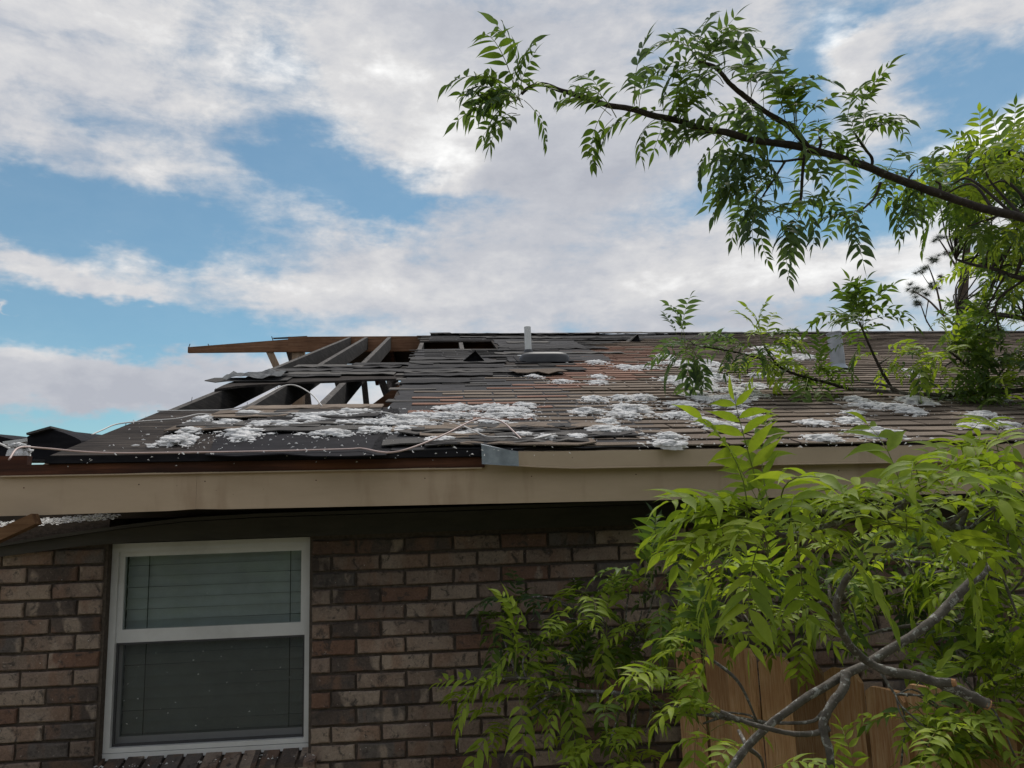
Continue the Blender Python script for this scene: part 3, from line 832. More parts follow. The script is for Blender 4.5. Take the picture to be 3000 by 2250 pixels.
deck_lo = [(XL, YE), (-0.11, YE), (-0.11, yl), (LT[1].x, LT[1].y), (LT[0].x, LT[0].y)]
lower_deck = hpart(deck_piece(None, 'x', None, world=deck_lo), 'roof_deck', M['ply'])
band_px = [(628, 1141), (690, 1131), (760, 1126), (900, 1118), (1050, 1112), (1189, 1109)]
band_top = [(1207, 1061), (1100, 1064), (960, 1069), (860, 1079), (800, 1087), (745, 1100), (700, 1113), (655, 1128)]
band_deck = hpart(deck_piece(band_px+band_top, 'x', None, jag=0.012), 'roof_deck', M['ply'])
hA = [on_roof(*q) for q in ((1229, 1023), (1228, 1000), (1442, 995), (1462, 1021))]
vx0, vx1, vy0, vy1 = -0.02, hA[2].x-0.02, hA[0].y, hA[2].y-0.15
xr0 = -0.10
main_parts = [[(xr0, YE), (XR, YE), (XR, vy0), (xr0, vy0)], [(vx1, vy0), (XR, vy0), (XR, vy1), (vx1, vy1)], [(xr0, vy1), (XR, vy1), (XR, YR), (xr0, YR)]]
md = MB()
for q in main_parts:
    d = deck_piece(None, 'x', None, world=q); md.add(d.v, d.f)
main_deck = hpart(md, 'roof_deck', M['ply'])
# felt still covering the boards
def lay(world_poly, h, m_, name, parent, jag=0.02):
    mb = deck_piece(None, 'x', None, h=h, t=0.004, world=world_poly, jag=jag)
    return mb.build(name, m_, parent)
def wpx(pl): return [(on_roof(*q).x, on_roof(*q).y) for q in pl]
lay(wpx([(600, 1335), (1130, 1336), (1165, 1200), (900, 1204), (640, 1250)]), 0.005, M['felt'], 'roofing_felt', lower_deck)
lay([(xr0+0.006, YE-0.008), (1.1, YE-0.008), (1.1, 0.0), (0.55, vy0-1.0), (0.30, vy0-0.03), (xr0+0.02, vy0-0.05)], 0.005, M['felt_grey'], 'roofing_felt', main_deck)
lay([(0.3, vy1+0.03), (3.2, vy1+0.05), (3.2, YR-0.02), (0.0, YR-0.02), (0.0, vy1+0.03)], 0.006, M['felt_grey'], 'roofing_felt', main_deck)
lay([(vx1+0.02, vy0-1.2), (1.5, vy0-1.2), (1.5, vy1+0.1), (vx1+0.03, vy1+0.1)], 0.009, M['felt_grey'], 'roofing_felt', main_deck)

# ---- shingles
EXPO, TAB = 0.1180, 0.285
RU = Vector((0, 1, S)).normalized()
def tab_mb(w, l, butt, seed=0, warp=0.0, rag=0.0015):
    rd = random.Random(seed); mb = MB()
    n = 3
    v = []
    for j, (s, hgt) in enumerate(((0, butt), (l, 0.001))):
        for i in range(n):
            x = -w/2+w*i/(n-1)
            v.append((x, s+(rd.uniform(-rag, rag) if j == 0 else 0), hgt+(rd.uniform(-1, 1)*warp if j == 0 else 0)))
    for i in range(n):
        x = -w/2+w*i/(n-1)
        v.append((v[i][0], v[i][1], max(0.0002, v[i][2]-0.0055)))
    f = [(0, 1, n+1, n), (1, 2, n+2, n+1), (2*n, 2*n+1, 1, 0), (2*n+1, 2*n+2, 2, 1), (2*n, 0, n), (2, 2*n+2, n+2)]
    mb.add(v, f)
    return mb
RM = Matrix((Vector((1, 0, -T)).normalized(), RU, RN)).transposed().to_4x4()
def roof_matrix(x, y, h=0.0, spin=0.0, pitch=0.0):
    return Matrix.Translation(Vector((x, y, rz(x, y)+h))) @ RM @ Matrix.Rotation(spin, 4, 'Z') @ Matrix.Rotation(pitch, 4, 'X')
INTACT = [(1684, 1330), (1554, 1272), (1225, 1252), (1225, 1190), (1232, 1162), (1335, 1150), (1500, 1133), (1490, 1115), (1665, 1095), (1665, 1024), (1800, 1006), (1960, 984), (3900, 960), (3900, 1400), (1684, 1400)]
RED = [(1655, 1025), (1950, 1015), (1960, 1060), (1900, 1110), (1720, 1130), (1480, 1240), (1250, 1230), (1240, 1170), (1420, 1160), (1640, 1100)]
DARKROWS = [(1180, 1200), (1190, 1110), (1212, 1060), (1240, 980), (1960, 980), (1800, 1006), (1665, 1024), (1665, 1095), (1490, 1115), (1500, 1133), (1335, 1150), (1232, 1162), (1225, 1200)]
dirx = {}
for w_ in (TAB,):
    for mname in ('shingle', 'shingle_red', 'shingle_dark'):
        dirx[mname] = [tab_mb(w_-0.010, EXPO+0.045, 0.0085+0.002*rng.random(), k, 0.0012).mesh('shingle', M[mname]) for k in range(7)]
tabs = []
nrow = int((YR-YE)*math.hypot(1, S)/EXPO)
for r in range(nrow+1):
    s = r*EXPO
    y = YE-0.018+s/math.hypot(1, S)
    if y > YR-0.05: break
    off = (r % 2)*0.5*TAB+rng.uniform(-0.02, 0.02)
    for c in range(-6, 33):
        x = c*TAB+off
        if x > XR-0.2: continue
        p = proj((x, y+0.03, rz(x, y)))
        if not inside((p[0]+rng.uniform(-25, 25), p[1]), INTACT):
            if -0.05 < x and inside((p[0]+rng.uniform(-10, 10), p[1]), DARKROWS) and rng.random() < 0.86 and not (y+0.19 > vy0 and y < vy1 and x-0.16 < vx1):
                tabs.append((x, y, 'shingle_dark', p))
            continue
        red = inside(p, RED)
        tabs.append((x, y, 'shingle_red' if red and rng.random() < 0.85 else 'shingle', p))
tabs.sort(key=lambda t: t[1]+0.02*abs(t[0]))
ssm = {'shingle': MB(), 'shingle_red': MB(), 'shingle_dark': MB()}
cnt = 0
for (x, y, mn, p) in tabs:
    mw = roof_matrix(x, y+rng.uniform(-0.013, 0.013)+0.01*noise.noise((x*0.9, y*2, 5)), 0.0, rng.uniform(-0.014, 0.014), rng.uniform(-0.022, 0.004))
    if cnt < 300 and p[0] < 3050:
        o = put('shingle', rng.choice(dirx[mn]), main_deck); o.matrix_basis = mw; cnt += 1
    else:
        me = rng.choice(dirx[mn])
        ssm[mn].add([mw @ v.co for v in me.vertices], [tuple(q.vertices) for q in me.polygons])
for mn in ssm: tag(ssm[mn].build('shingle_courses', M[mn], main_deck), kind='stuff')
# ridge caps
cap = MB(); cap.add([(-0.15, -0.14, -0.14*S), (0.15, -0.14, -0.14*S), (0.15, 0, 0), (-0.15, 0, 0), (0.15, 0.14, -0.14*S), (-0.15, 0.14, -0.14*S),
                     (-0.15, -0.14, -0.14*S-0.008), (0.15, -0.14, -0.14*S-0.008), (-0.15, 0.14, -0.14*S-.008), (0.15, 0.14, -0.14*S-.008)], [(0, 1, 2, 3), (3, 2, 4, 5), (6, 7, 1, 0), (6, 0, 3), (3, 5, 8), (1, 7, 2), (2, 9, 4)])
cm = cap.mesh('ridge_cap', M['shingle_dark'])
x = on_roof(1990, 978).x
while x < XR-0.2:
    put('ridge_cap', cm, main_deck, (x, YR, zr(x)+0.022+rng.uniform(0, .004)), (0, math.atan(T)-0.02, 0)); x += 0.2
# torn dark strips, lying loose over the felt
def torn(x, y, w, l, h, spin, pitch, parent, m_='shingle_dark', seed=0, curl=0.0):
    rd = random.Random(seed); mb = MB(); n = max(3, int(w/0.07)); vt, vb = [], []
    for i in range(n+1):
        xx = -w/2+w*i/n
        wav = curl*math.sin(i*1.3+seed)*rd.uniform(0.3, 1)
        vt.append(((xx, rd.uniform(-0.022, 0.016), 0.0065+abs(wav)), (xx, l+rd.uniform(-.01, .01), 0.004)))
    for a, b in vt: mb.v += [a, b, (a[0], a[1], a[2]-0.005)]
    for i in range(n):
        k = 3*i
        mb.f += [(k, k+3, k+4, k+1), (k+2, k+5, k+3, k)]; mb.mi += [0, 0]
    mb.f += [(2, 0, 1), (3*n, 3*n+2, 3*n+1)]; mb.mi += [0, 0]
    o = mb.build('torn_shingle', M[m_], parent)
    o.matrix_basis = roof_matrix(x, y, h, spin, pitch)
    return o
TORN = [(1212, 1064), (1238, 1030), (1465, 1025), (1452, 990), (1960, 984), (1800, 1006), (1665, 1024), (1665, 1095), (1490, 1115), (1500, 1133), (1335, 1150), (1200, 1165)]
k = 0
for r in range(0, nrow+1):
    y = YE+r*EXPO/math.hypot(1, S)
    if y > YR-0.12: break
    x = -0.1
    while x < 3.6:
        w = rng.uniform(0.3, 1.3)
        p = proj((x+w/2, y+0.04, rz(x+w/2, y)))
        if inside(p, TORN) and rng.random() < 0.26 and not (y+0.17 > vy0 and y < vy1 and x < vx1):
            torn(x+w/2, y+rng.uniform(-0.04, 0.04), w, rng.uniform(0.14, 0.26), 0.006+rng.uniform(0, 0.004), rng.uniform(-0.05, 0.05), rng.uniform(0.0, 0.012), main_deck, 'shingle_dark', k, 0.009)
            k += 1
        x += w*rng.uniform(0.75, 1.05)
hump = MB()
hx_ = [0.0+0.09*i for i in range(25)]
for i in range(24):
    a, b = hx_[i], hx_[i+1]
    ha, hb = [(0.034+0.016*noise.noise((q*5, 2, 1)))*min(1, (2.2-q)/0.5) for q in (a, b)]
    hump.hexa([(a, YR-0.16, rz(a, YR-0.16)), (b, YR-0.16, rz(b, YR-0.16)), (b, YR+0.16, rzb(b, YR+0.16)), (a, YR+0.16, rzb(a, YR+0.16)), (a, YR-0.12, zr(a)-0.03+ha*0.7), (b, YR-0.12, zr(b)-0.03+hb*0.7), (b, YR+0.1, zr(b)-0.02+hb), (a, YR+0.1, zr(a)-0.02+ha)])
hump.build('ridge_felt', M['felt'], main_deck)
x = 0.0
while x < 2.6:          # ragged courses heaped up along the ridge
    w = rng.uniform(0.35, 0.9)
    torn(x+w/2, YR-0.20+rng.uniform(-0.06, 0.06), w, 0.19, 0.012+rng.uniform(0, 0.012), rng.uniform(-0.04, 0.04), rng.uniform(-0.02, 0.05), main_deck, 'shingle_dark', k, 0.014)
    k += 1; x += w*0.42
# strips left on the band and the low corner
for (px, py, w) in ((720, 1122, 0.5), (860, 1108, 0.6), (1000, 1102, 0.7), (1120, 1094, 0.7), (900, 1092, 0.6), (1050, 1082, 0.6), (1150, 1074, 0.6), (800, 1104, 0.45), (960, 1080, 0.5)):
    p = on_roof(px, py); torn(p.x, p.y, w, 0.22, 0.004, rng.uniform(-.04, .04), 0.0, band_deck, 'shingle_dark', k, 0.012); k += 1
for (px, py, w, m_) in ((720, 1232, 0.36, 'shingle'), (760, 1221, 0.42, 'shingle'), (900, 1206, 0.6, 'shingle'), (1080, 1203, 0.62, 'shingle'), (1010, 1216, 0.5, 'shingle_dark'), (590, 1270, 0.3, 'shingle'), (640, 1258, 0.34, 'shingle_dark'), (850, 1226, 0.5, 'shingle_dark'), (1060, 1230, 0.5, 'shingle_dark'), (900, 1246, 0.55, 'shingle_dark'), (1100, 1252, 0.6, 'shingle_dark'), (760, 1262, 0.5, 'shingle_dark'), (1000, 1270, 0.6, 'shingle_dark'), (1120, 1205, 0.3, 'shingle')):
    p = on_roof(px, py); torn(min(p.x, -0.13-w/2), p.y, w, 0.13, 0.009, rng.uniform(-.03, .03), 0.0, lower_deck, m_, k, 0.008); k += 1
for i in range(26):
    p = on_roof(rng.uniform(1250, 1680), rng.uniform(1262, 1318)); torn(max(p.x, 0.2), p.y, rng.uniform(.25, .6), 0.12, 0.009, rng.uniform(-.05, .05), 0.0, main_deck, rng.choice(['shingle_dark', 'shingle', 'shingle_dark']), k, 0.012); k += 1
# a shingle thrown up like a tent, and flaps at the ridge
def flap(pxs, name, h):
    a, b, c = [on_roof(*q) for q in pxs]
    top = b
    d = Vector((0, 0.16, 0.16*S)); up = RN*h
    mid = (a+c)/2
    ap = Vector((on_roof(*pxs[1]).x, mid.y, rz(mid.x, mid.y)))+up
    ap.x = mid.x+(b.x-mid.x)*0.4
    mb = MB(); mb.add([a, ap, c, a+d, ap+d*0.8+RN*-h*0.3, c+d, a-RN*.004, ap-RN*.006, c-RN*.004], [(0, 1, 4, 3), (1, 2, 5, 4), (6, 7, 1, 0), (7, 8, 2, 1)])
    inn = Vector((0, 0.03, 0.03*S))
    mb.add([a+inn, ap+inn-RN*0.005, c+inn], [(0, 1, 2)], 1)  # black face across the tent opening, standing in for the shade inside
    return mb.build(name, [M['shingle_dark'], M['felt']], main_deck)
flap([(1350, 1064), (1394, 1040), (1424, 1063)], 'lifted_shingle', 0.10)
flap([(1843, 1003), (1858, 996), (1878, 1004)], 'lifted_shingle', 0.09)
torn(0.12, YR-0.14, 0.24, 0.2, 0.02, 0.1, 0.03, main_deck, 'shingle_dark', 991, 0.02)
torn(on_roof(1590, 1105).x, on_roof(1590, 1105).y, 0.36, 0.2, 0.02, 0.2, 0.05, main_deck, 'shingle', 992, 0.02)

# ---- things standing through the roof (parts of the house)
p = on_roof(1548, 1034)
pipe = hpart(MB().tube([p-Vector((0, 0, .05)), p+Vector((0, 0, 0.235))], 0.03, 20, cap=True), 'vent_pipe', M['pvc'], smooth=False)
MB().tube([p-Vector((0, 0, .02)), p+Vector((0, -0.006, 0.03))], [0.055, 0.032], 16).build('boot', M['plastic'], pipe)
fl = MB()
c = on_roof(1530, 1052)
fl.add([c+Vector(q) for q in ((-0.05, -0.02, 0.008), (0.16, -0.06, 0.006), (0.16, 0.2, 0.075), (-0.02, 0.2, 0.075))], [(0, 1, 2, 3)])
fl.build('flashing', M['galv'], pipe)
def rounded_vent():
    c = on_roof(1600, 1064)
    hw, hd, hh = 0.195, 0.18, 0.085
    mb = MB(); prof = [(1.0, 0.02), (1.0, 0.45), (0.97, 0.72), (0.9, 0.88), (0.78, 0.97), (0.5, 1.0)]
    n = 40; rings = []
    base_y = c.y+hd*0.9
    for (k, h) in prof:
        for i in range(n):
            a = 2*math.pi*i/n
            ex = 0.45
            x = math.copysign(abs(math.cos(a))**ex, math.cos(a)); y = math.copysign(abs(math.sin(a))**ex, math.sin(a))
            px_, py_ = c.x+x*hw*k, base_y+y*hd*k
            zb = rz(c.x, base_y+y*hd*k*0.9)
            mb.v.append((px_, py_, rz(px_, base_y-hd)+0.012+h*hh+ (0.25*S*(y*hd*k+hd))))
    m_ = len(prof)
    for j in range(m_-1):
        for i in range(n):
            mb.f.append((j*n+i, j*n+(i+1) % n, (j+1)*n+(i+1) % n, (j+1)*n+i)); mb.mi.append(0)
    mb.f.append(tuple((m_-1)*n+i for i in range(n))); mb.mi.append(0)
    o = hpart(mb, 'roof_vent', M['plastic'], smooth=True)
    b = MB(); w = hw*0.86
    b.hexa([(c.x-w, c.y+0.05, rz(c.x, c.y+.05)-0.01), (c.x+w, c.y+0.05, rz(c.x, c.y+.05)-0.01), (c.x+w, c.y+0.4, rz(c.x, c.y+.4)-0.01), (c.x-w, c.y+0.4, rz(c.x, c.y+.4)-0.01), (c.x-w, c.y+0.05, rz(c.x, c.y)+0.03), (c.x+w, c.y+0.05, rz(c.x, c.y)+0.03), (c.x+w, c.y+0.33, rz(c.x, c.y)+0.07), (c.x-w, c.y+0.33, rz(c.x, c.y)+0.07)])
    b.build('throat', M['felt'], o)
    fb = MB(); q = [(c.x-0.22, c.y+0.0), (c.x+0.22, c.y+0.0), (c.x+0.22, c.y+0.42), (c.x-0.22, c.y+0.42)]
    fb.hexa([(x, y, rz(x, y)+0.013) for x, y in q]+[(x, y, rz(x, y)+0.016) for x, y in q])
    fb.build('flange', M['felt'], o)
rounded_vent()
p = on_roof(2457, 1082)
flue = hpart(MB().tube([p-Vector((0, 0, .05)), p+Vector((0.0, 0, 0.10)), p+Vector((-0.008, 0, 0.265))], 0.05, 22), 'metal_flue', M['flue'])
MB().tube([p+Vector((-0.008, 0, 0.262)), p+Vector((-0.009, 0, 0.272))], 0.054, 22).build('rim', M['flue'], flue)
MB().tube([p+Vector((0, -0.01, -0.02)), p+Vector((0, 0, 0.025))], [0.075, 0.052], 18).build('flashing_cone', M['galv'], flue)

# ------------------------------------------------------------------ loose things on the roof
LOOSE = MB()                 # tufts blown clear of the clumps
def clump(center, hw, hd, ht, seed, spin=0.0):
    rd = random.Random(seed)
    mb = MB(); nr, na = 10, 44
    off = Vector((seed*3.7, seed*1.3, 0))
    mb.v.append((0, 0, ht*0.9))
    def h(x, y, r):
        q = Vector((x*hw*14, y*hd*14, 0))+off
        f = noise.fractal(q, 0.9, 2.1, 4)
        f2 = noise.noise(Vector((x*hw*40, y*hd*40, seed)))
        return max(0.0, (1-r**2.4))**0.7*ht*max(0.12, 0.75+0.7*f)+0.006*f2*(1-r*0.7)+0.003
    for j in range(1, nr+1):
        r = j/nr
        for i in range(na):
            a = 2*math.pi*i/na
            k = r*(1+0.62*r*noise.fractal(Vector((math.cos(a)*2.3, math.sin(a)*2.3, seed*1.7)), 0.7, 2.2, 4)+0.10*r*rd.uniform(-1, 1))
            x, y = math.cos(a)*k, math.sin(a)*k
            mb.v.append((x*hw*0.82, y*hd*0.82, h(x, y, r) if j < nr else -0.004))
    for i in range(na): mb.f.append((0, 1+i, 1+(i+1) % na)); mb.mi.append(0)
    for j in range(nr-1):
        for i in range(na):
            a = 1+j*na
            mb.f.append((a+i, a+na+i, a+na+(i+1) % na, a+(i+1) % na)); mb.mi.append(0)
    # little matted lumps thinning out towards the ragged edge
    ico = [(0, 0, 1), (0.89, 0, 0.45), (0.28, 0.85, 0.45), (-0.72, 0.53, 0.45), (-0.72, -0.53, 0.45), (0.28, -0.85, 0.45), (0.72, 0.53, -0.3), (-0.28, 0.85, -0.3), (-0.89, 0, -0.3), (-0.28, -0.85, -0.3), (0.72, -0.53, -0.3)]
    icf = [(0, 1, 2), (0, 2, 3), (0, 3, 4), (0, 4, 5), (0, 5, 1), (1, 6, 2), (2, 6, 7), (2, 7, 3), (3, 7, 8), (3, 8, 4), (4, 8, 9), (4, 9, 5), (5, 9, 10), (5, 10, 1), (1, 10, 6)]
    for k in range(int(60+hw*620)):
        a = rd.uniform(0, 2*math.pi); r = min(2.2, abs(rd.gauss(0, 0.72)))+0.12
        r *= 1+0.8*noise.noise((math.cos(a)*1.7, math.sin(a)*1.7, seed*2.3))
        x, y = math.cos(a)*r*hw, math.sin(a)*r*hd
        rr = rd.uniform(0.004, 0.017)*(1.3-0.45*min(1.8, r))
        zz = (h(x/hw, y/hd, r) if r < 1 else 0.0)
        o = len(mb.v); sx_, sy_, sz_ = rr*rd.uniform(0.8, 2.2), rr*rd.uniform(0.7, 1.4), rr*rd.uniform(0.3, 0.6)
        V = [(x+q[0]*sx_*rd.uniform(.7, 1.3), y+q[1]*sy_*rd.uniform(.7, 1.3), zz+q[2]*sz_*rd.uniform(.7, 1.3)) for q in ico]
        if r < 0.72:
            mb.v += V; mb.f += [tuple(o+i for i in t) for t in icf]; mb.mi += [0]*len(icf)
        else:
            wx_, wy_ = center.x+x, center.y+y
            if wy_ > YE+0.01 and not (wx_ < -0.1 and wy_ > LT[0].y-0.04) and seed < 700:
                mw_ = roof_matrix(center.x, center.y, 0.008, spin)
                LOOSE.add([mw_ @ Vector(v) for v in V], icf)
    nsm = len(mb.f)
    # torn fibres standing out of the edge and the crown
    for k in range(int(20+hw*150)):
        a = rd.uniform(0, 2*math.pi); r = rd.uniform(0.3, 0.72)
        x, y = math.cos(a)*r*hw, math.sin(a)*r*hd
        z0 = h(math.cos(a)*r, math.sin(a)*r, min(1, r))
        l = rd.uniform(0.005, 0.017); b = rd.uniform(0, 2*math.pi)
        d = Vector((math.cos(b)*l, math.sin(b)*l-l*0.4, rd.uniform(-0.1, 0.8)*l)); sidev = Vector((-math.sin(b), math.cos(b), 0.4))*rd.uniform(0.0012, 0.004)
        p = Vector((x, y, z0)); o = len(mb.v)
        mb.v += [tuple(p-sidev), tuple(p+sidev), tuple(p+d+sidev*0.4), tuple(p+d*1.2)]
        mb.f.append((o, o+1, o+2, o+3)); mb.mi.append(0)
    me = mb.mesh('insulation_clump', M['insul'], False)
    for p in list(me.polygons)[:nsm]: p.use_smooth = True
    o = put('insulation_clump', me)
    o.matrix_world = roof_matrix(center.x, center.y, 0.006, spin)
    return o
CL = []
for (x, y, w, h) in [(1355, 355, 130, 25), (1570, 390, 130, 40), (1680, 392, 220, 25), (1385, 460, 90, 30), (1365, 500, 130, 25), (1350, 625, 190, 50), (1540, 615, 130, 40), (1700, 610, 190, 50), (1290, 710, 200, 60), (1620, 690, 330, 70), (1560, 740, 250, 50), (1980, 660, 200, 50), (1950, 740, 250, 45), (2120, 620, 130, 40), (1450, 845, 350, 60), (1890, 900, 200, 50), (1900, 952, 260, 60), (340, 688, 330, 50), (600, 685, 270, 50), (280, 742, 420, 45), (700, 745, 400, 45), (600, 790, 200, 40), (230, 920, 230, 55), (430, 868, 240, 36), (80, 800, 120, 40), (900, 460, 110, 20), (1100, 495, 130, 25), (1930, 480, 200, 50), (2100, 512, 250, 45), (1430, 790, 140, 40), (2180, 790, 150, 70), (1870, 310, 130, 50), (2010, 362, 200, 45), (2150, 402, 200, 50), (1850, 360, 170, 25), (820, 890, 130, 22), (1000, 915, 200, 16), (690, 700, 330, 40), (60, 745, 200, 40), (1200, 905, 160, 26), (840, 670, 140, 24)]:
    CL.append((1200+x/2.458, 920+y/2.458, w/2.458, h/2.458))
for (x, y, w, h) in [(280, 918, 270, 66), (360, 860, 150, 20), (740, 862, 360, 50), (980, 806, 620, 45), (1330, 742, 560, 40), (640, 800, 190, 20), (1700, 792, 620, 45), (1400, 880, 300, 12), (810, 728, 200, 22), (1720, 852, 230, 22), (760, 905, 160, 22), (1250, 770, 260, 30), (1560, 720, 330, 30), (1930, 760, 260, 40), (1930, 850, 160, 24), (470, 770, 110, 26)]:
    CL.append((400+x/2.458, 920+y/2.458, w/2.458, h/2.458))
for (x, y, w, h) in [(200, 368, 150, 46), (240, 462, 280, 60), (120, 520, 250, 40), (30, 492, 180, 50), (330, 600, 250, 46), (460, 570, 200, 46), (140, 605, 110, 32), (450, 702, 160, 56), (270, 772, 270, 66), (40, 640, 150, 36), (50, 712, 160, 36), (640, 270, 280, 34), (800, 328, 300, 34), (880, 762, 180, 34), (950, 862, 240, 56), (1320, 825, 290, 80), (1250, 642, 190, 48), (1140, 606, 130, 32), (1430, 658, 180, 54), (1560, 612, 230, 56), (1510, 682, 160, 46), (1980, 706, 190, 46), (1560, 456, 90, 18), (1950, 782, 250, 36), (2120, 772, 200, 36), (720, 206, 130, 10), (2110, 350, 90, 26), (270, 545, 130, 26), (580, 302, 200, 26), (330, 650, 200, 26), (1100, 745, 160, 26), (1130, 700, 120, 22), (480, 515, 180, 34), (100, 570, 150, 30), (700, 400, 180, 20), (360, 540, 120, 20), (1700, 590, 160, 30), (2050, 610, 140, 24), (530, 450, 160, 30), (690, 520, 130, 20), (1480, 420, 60, 12)]:
    CL.append((2000+x/2.212, 900+y/2.212, w/2.212, h/2.212))
ORD = ['', 'first', 'second', 'third', 'fourth', 'fifth', 'sixth', 'seventh', 'eighth', 'ninth', 'tenth', 'eleventh', 'twelfth']
def place_words(px, py):
    a = 'near the ridge' if py < 1075 else 'halfway up' if py < 1170 else 'low down' if py < 1262 else 'by the eave'
    b = ('on the stripped left corner' if px < 800 else 'below the open rafters' if px < 1240 else 'below the roof vent' if px < 1620 else
         'right of the roof vent' if px < 1900 else 'left of the metal flue' if px < 2280 else 'beside the metal flue' if px < 2640 else 'towards the right edge')
    return a+' '+b
bins = {}
for i, c in enumerate(CL): bins.setdefault(place_words(c[0], c[1]), []).append(i)
LBL = {}
for w_, ids in bins.items():
    ids.sort(key=lambda i: CL[i][0])
    for n_, i in enumerate(ids):
        LBL[i] = 'white insulation clump '+w_+(', '+ORD[n_+1]+' from left' if len(ids) > 1 else '')
crumb_src = []
for i, (px, py, w, h) in enumerate(CL):
    c0 = on_roof(px, min(py+h*0.42, 1318)); c1 = on_roof(px, max(py-h*0.15, 985))
    dpt = (c0-CAM).dot(_f)
    hw = w*0.52*dpt/F_PX
    ext = max(0.05, min(0.28, (c1.y-c0.y)*0.9))
    ht = max(0.014, min(0.085, h*0.62*dpt/F_PX))
    cc = Vector((c0.x, c0.y+ext*0.5, 0))
    o = clump(cc, hw, max(0.06, ext*0.85), ht*0.68, i+1, rng.uniform(-0.15, 0.15))
    tag(o, LBL[i], 'insulation', 'insulation clumps strewn over the roof')
    crumb_src.append((cc, hw, ext))
cr = MB(); rd = random.Random(5)
def shard(p, l):
    a = rd.uniform(0, 6.28); o = len(cr.v)
    d = Vector((math.cos(a)*l, math.sin(a)*l*0.7, rd.uniform(-.1, .5)*l)); s_ = Vector((-math.sin(a), math.cos(a), 0.3))*l*rd.uniform(0.12, 0.5)
    n_ = Vector((0, 0, l*0.35))
    q = [p-s_*.5, p+s_*.5, p+d, p+d*0.45+n_]
    cr.v += [tuple(v) for v in q]
    cr.f += [(o, o+1, o+3), (o+1, o+2, o+3), (o+2, o, o+3)]; cr.mi += [0, 0, 0]
for (c, hw, ext) in crumb_src:
    for k in range(int(40+hw*480)):
        x = c.x+rd.gauss(0, 0.75)*hw*1.1; y = c.y-ext*0.3+rd.gauss(0, 0.5)*max(0.10, ext)
        if y < YE+0.01 or x < XL+0.03: continue
        if x < -0.12 and y > LT[0].y-0.03: continue
        shard(Vector((x, y, rz(x, y)+0.010)), rd.uniform(0.003, 0.011))
for k in range(230):
    p = on_roof(rd.uniform(300, 1700), rd.uniform(1225, 1345))
    if p.x > XL+0.04 and p.y < 0.7: shard(Vector((p.x, p.y, rz(p.x, p.y)+0.011)), rd.uniform(0.004, 0.016))
for k in range(60):                      # scraps caught on the fascia and drip edge
    x = rd.uniform(0.9, 2.6); shard(Vector((x, YE-0.035, rz(x, YE)-rd.uniform(-0.004, 0.022))), rd.uniform(0.006, 0.02))
for k in range(24):
    x = rd.uniform(-1.2, 0.3); shard(Vector((x, YE-0.016, rz(x, YE)-rd.uniform(0.0, 0.05))), rd.uniform(0.004, 0.012))
for k in range(46):                      # flecks stuck to the screen, the glass and the sill
    x = rd.uniform(ix0+0.03, ix1-0.03); up_ = rd.random() < 0.2
    z = rd.uniform(ZM+0.07, OZ1-0.08) if up_ else rd.uniform(OZ0+0.05, ZM-0.02)
    shard(Vector((x, 0.083 if up_ else 0.0765, z)), rd.uniform(0.003, 0.010))
for k in range(60):
    x = rd.uniform(OX0-0.03, OX1+0.02); shard(Vector((x, rd.uniform(-0.03, 0.045), OZ0-0.034)), rd.uniform(0.004, 0.014))
for k in range(90):                      # and to the rough brick faces
    x = rd.uniform(-1.7, 1.6); z = rd.uniform(-0.6, 0.25)
    if OX0-0.01 < x < OX1+0.01: continue
    shard(Vector((x, -0.003, z)), rd.uniform(0.002, 0.007))
cr.add(LOOSE.v, LOOSE.f)
tag(cr.build('insulation_crumbs', M['insul']), 'small white insulation scraps scattered over roof, sill and wall', 'insulation', kind='stuff')
# insulation hanging out of the open soffit on the left
tf = MB()
for k in range(900):
    p = on_y(rd.uniform(150, 420), 0, -0.1); x = p.x; z = 0.463+rd.uniform(-0.004, 0.016)-max(0, (-0.95-x))*0.05
    l = rd.uniform(0.004, 0.016); a = rd.uniform(0, 6.28); q = Vector((x, -0.20+rd.uniform(-0.1, 0.12), z)); o = len(tf.v)
    d = Vector((math.cos(a), math.sin(a), rd.uniform(-.3, .3)))*l; s_ = Vector((-math.sin(a), math.cos(a), .5))*l*.35
    tf.v += [tuple(q-s_), tuple(q+s_), tuple(q+d+s_*.4), tuple(q+d)]; tf.f.append((o, o+1, o+2, o+3)); tf.mi.append(0)
tag(tf.build('soffit_insulation', M['insul']), 'shredded insulation poking out of the open soffit above window', 'insulation')

# cables
def cable(pts, r, m_, label):
    P = [on_roof(px, py, 0)+RN*h for (px, py, h) in pts]
    c = empty('electric_cable', P[0])
    o = MB().tube([p-P[0] for p in spline(P, 7)], r, 7).build('cable_sheath', M[m_], c, True)
    tag(c, label, 'cable')
    return c
cable([(28, 1372, .03), (60, 1352, .05), (130, 1337, .03), (300, 1336, .012), (560, 1335, .012), (800, 1331, .012), (1010, 1327, .014), (1060, 1325, .014), (1110, 1336, .016), (1150, 1341, .02), (1205, 1336, .03), (1300, 1312, .05), (1380, 1284, .07), (1420, 1275, .07), (1470, 1278, .06), (1510, 1291, .03), (1532, 1300, .012)], 0.0034, 'cable', 'long pale pink cable running along the bare eave')
cable([(690, 1222, .02), (800, 1222, .018), (1000, 1219, .02), (1120, 1226, .03), (1180, 1240, .03), (1280, 1247, .03), (1340, 1262, .03), (1385, 1281, .03), (1430, 1294, .02), (1500, 1294, .02), (1530, 1300, .014), (1580, 1297, .02), (1628, 1292, .03)], 0.003, 'cable_white', 'thin white cable lying across insulation heap to the drip edge')
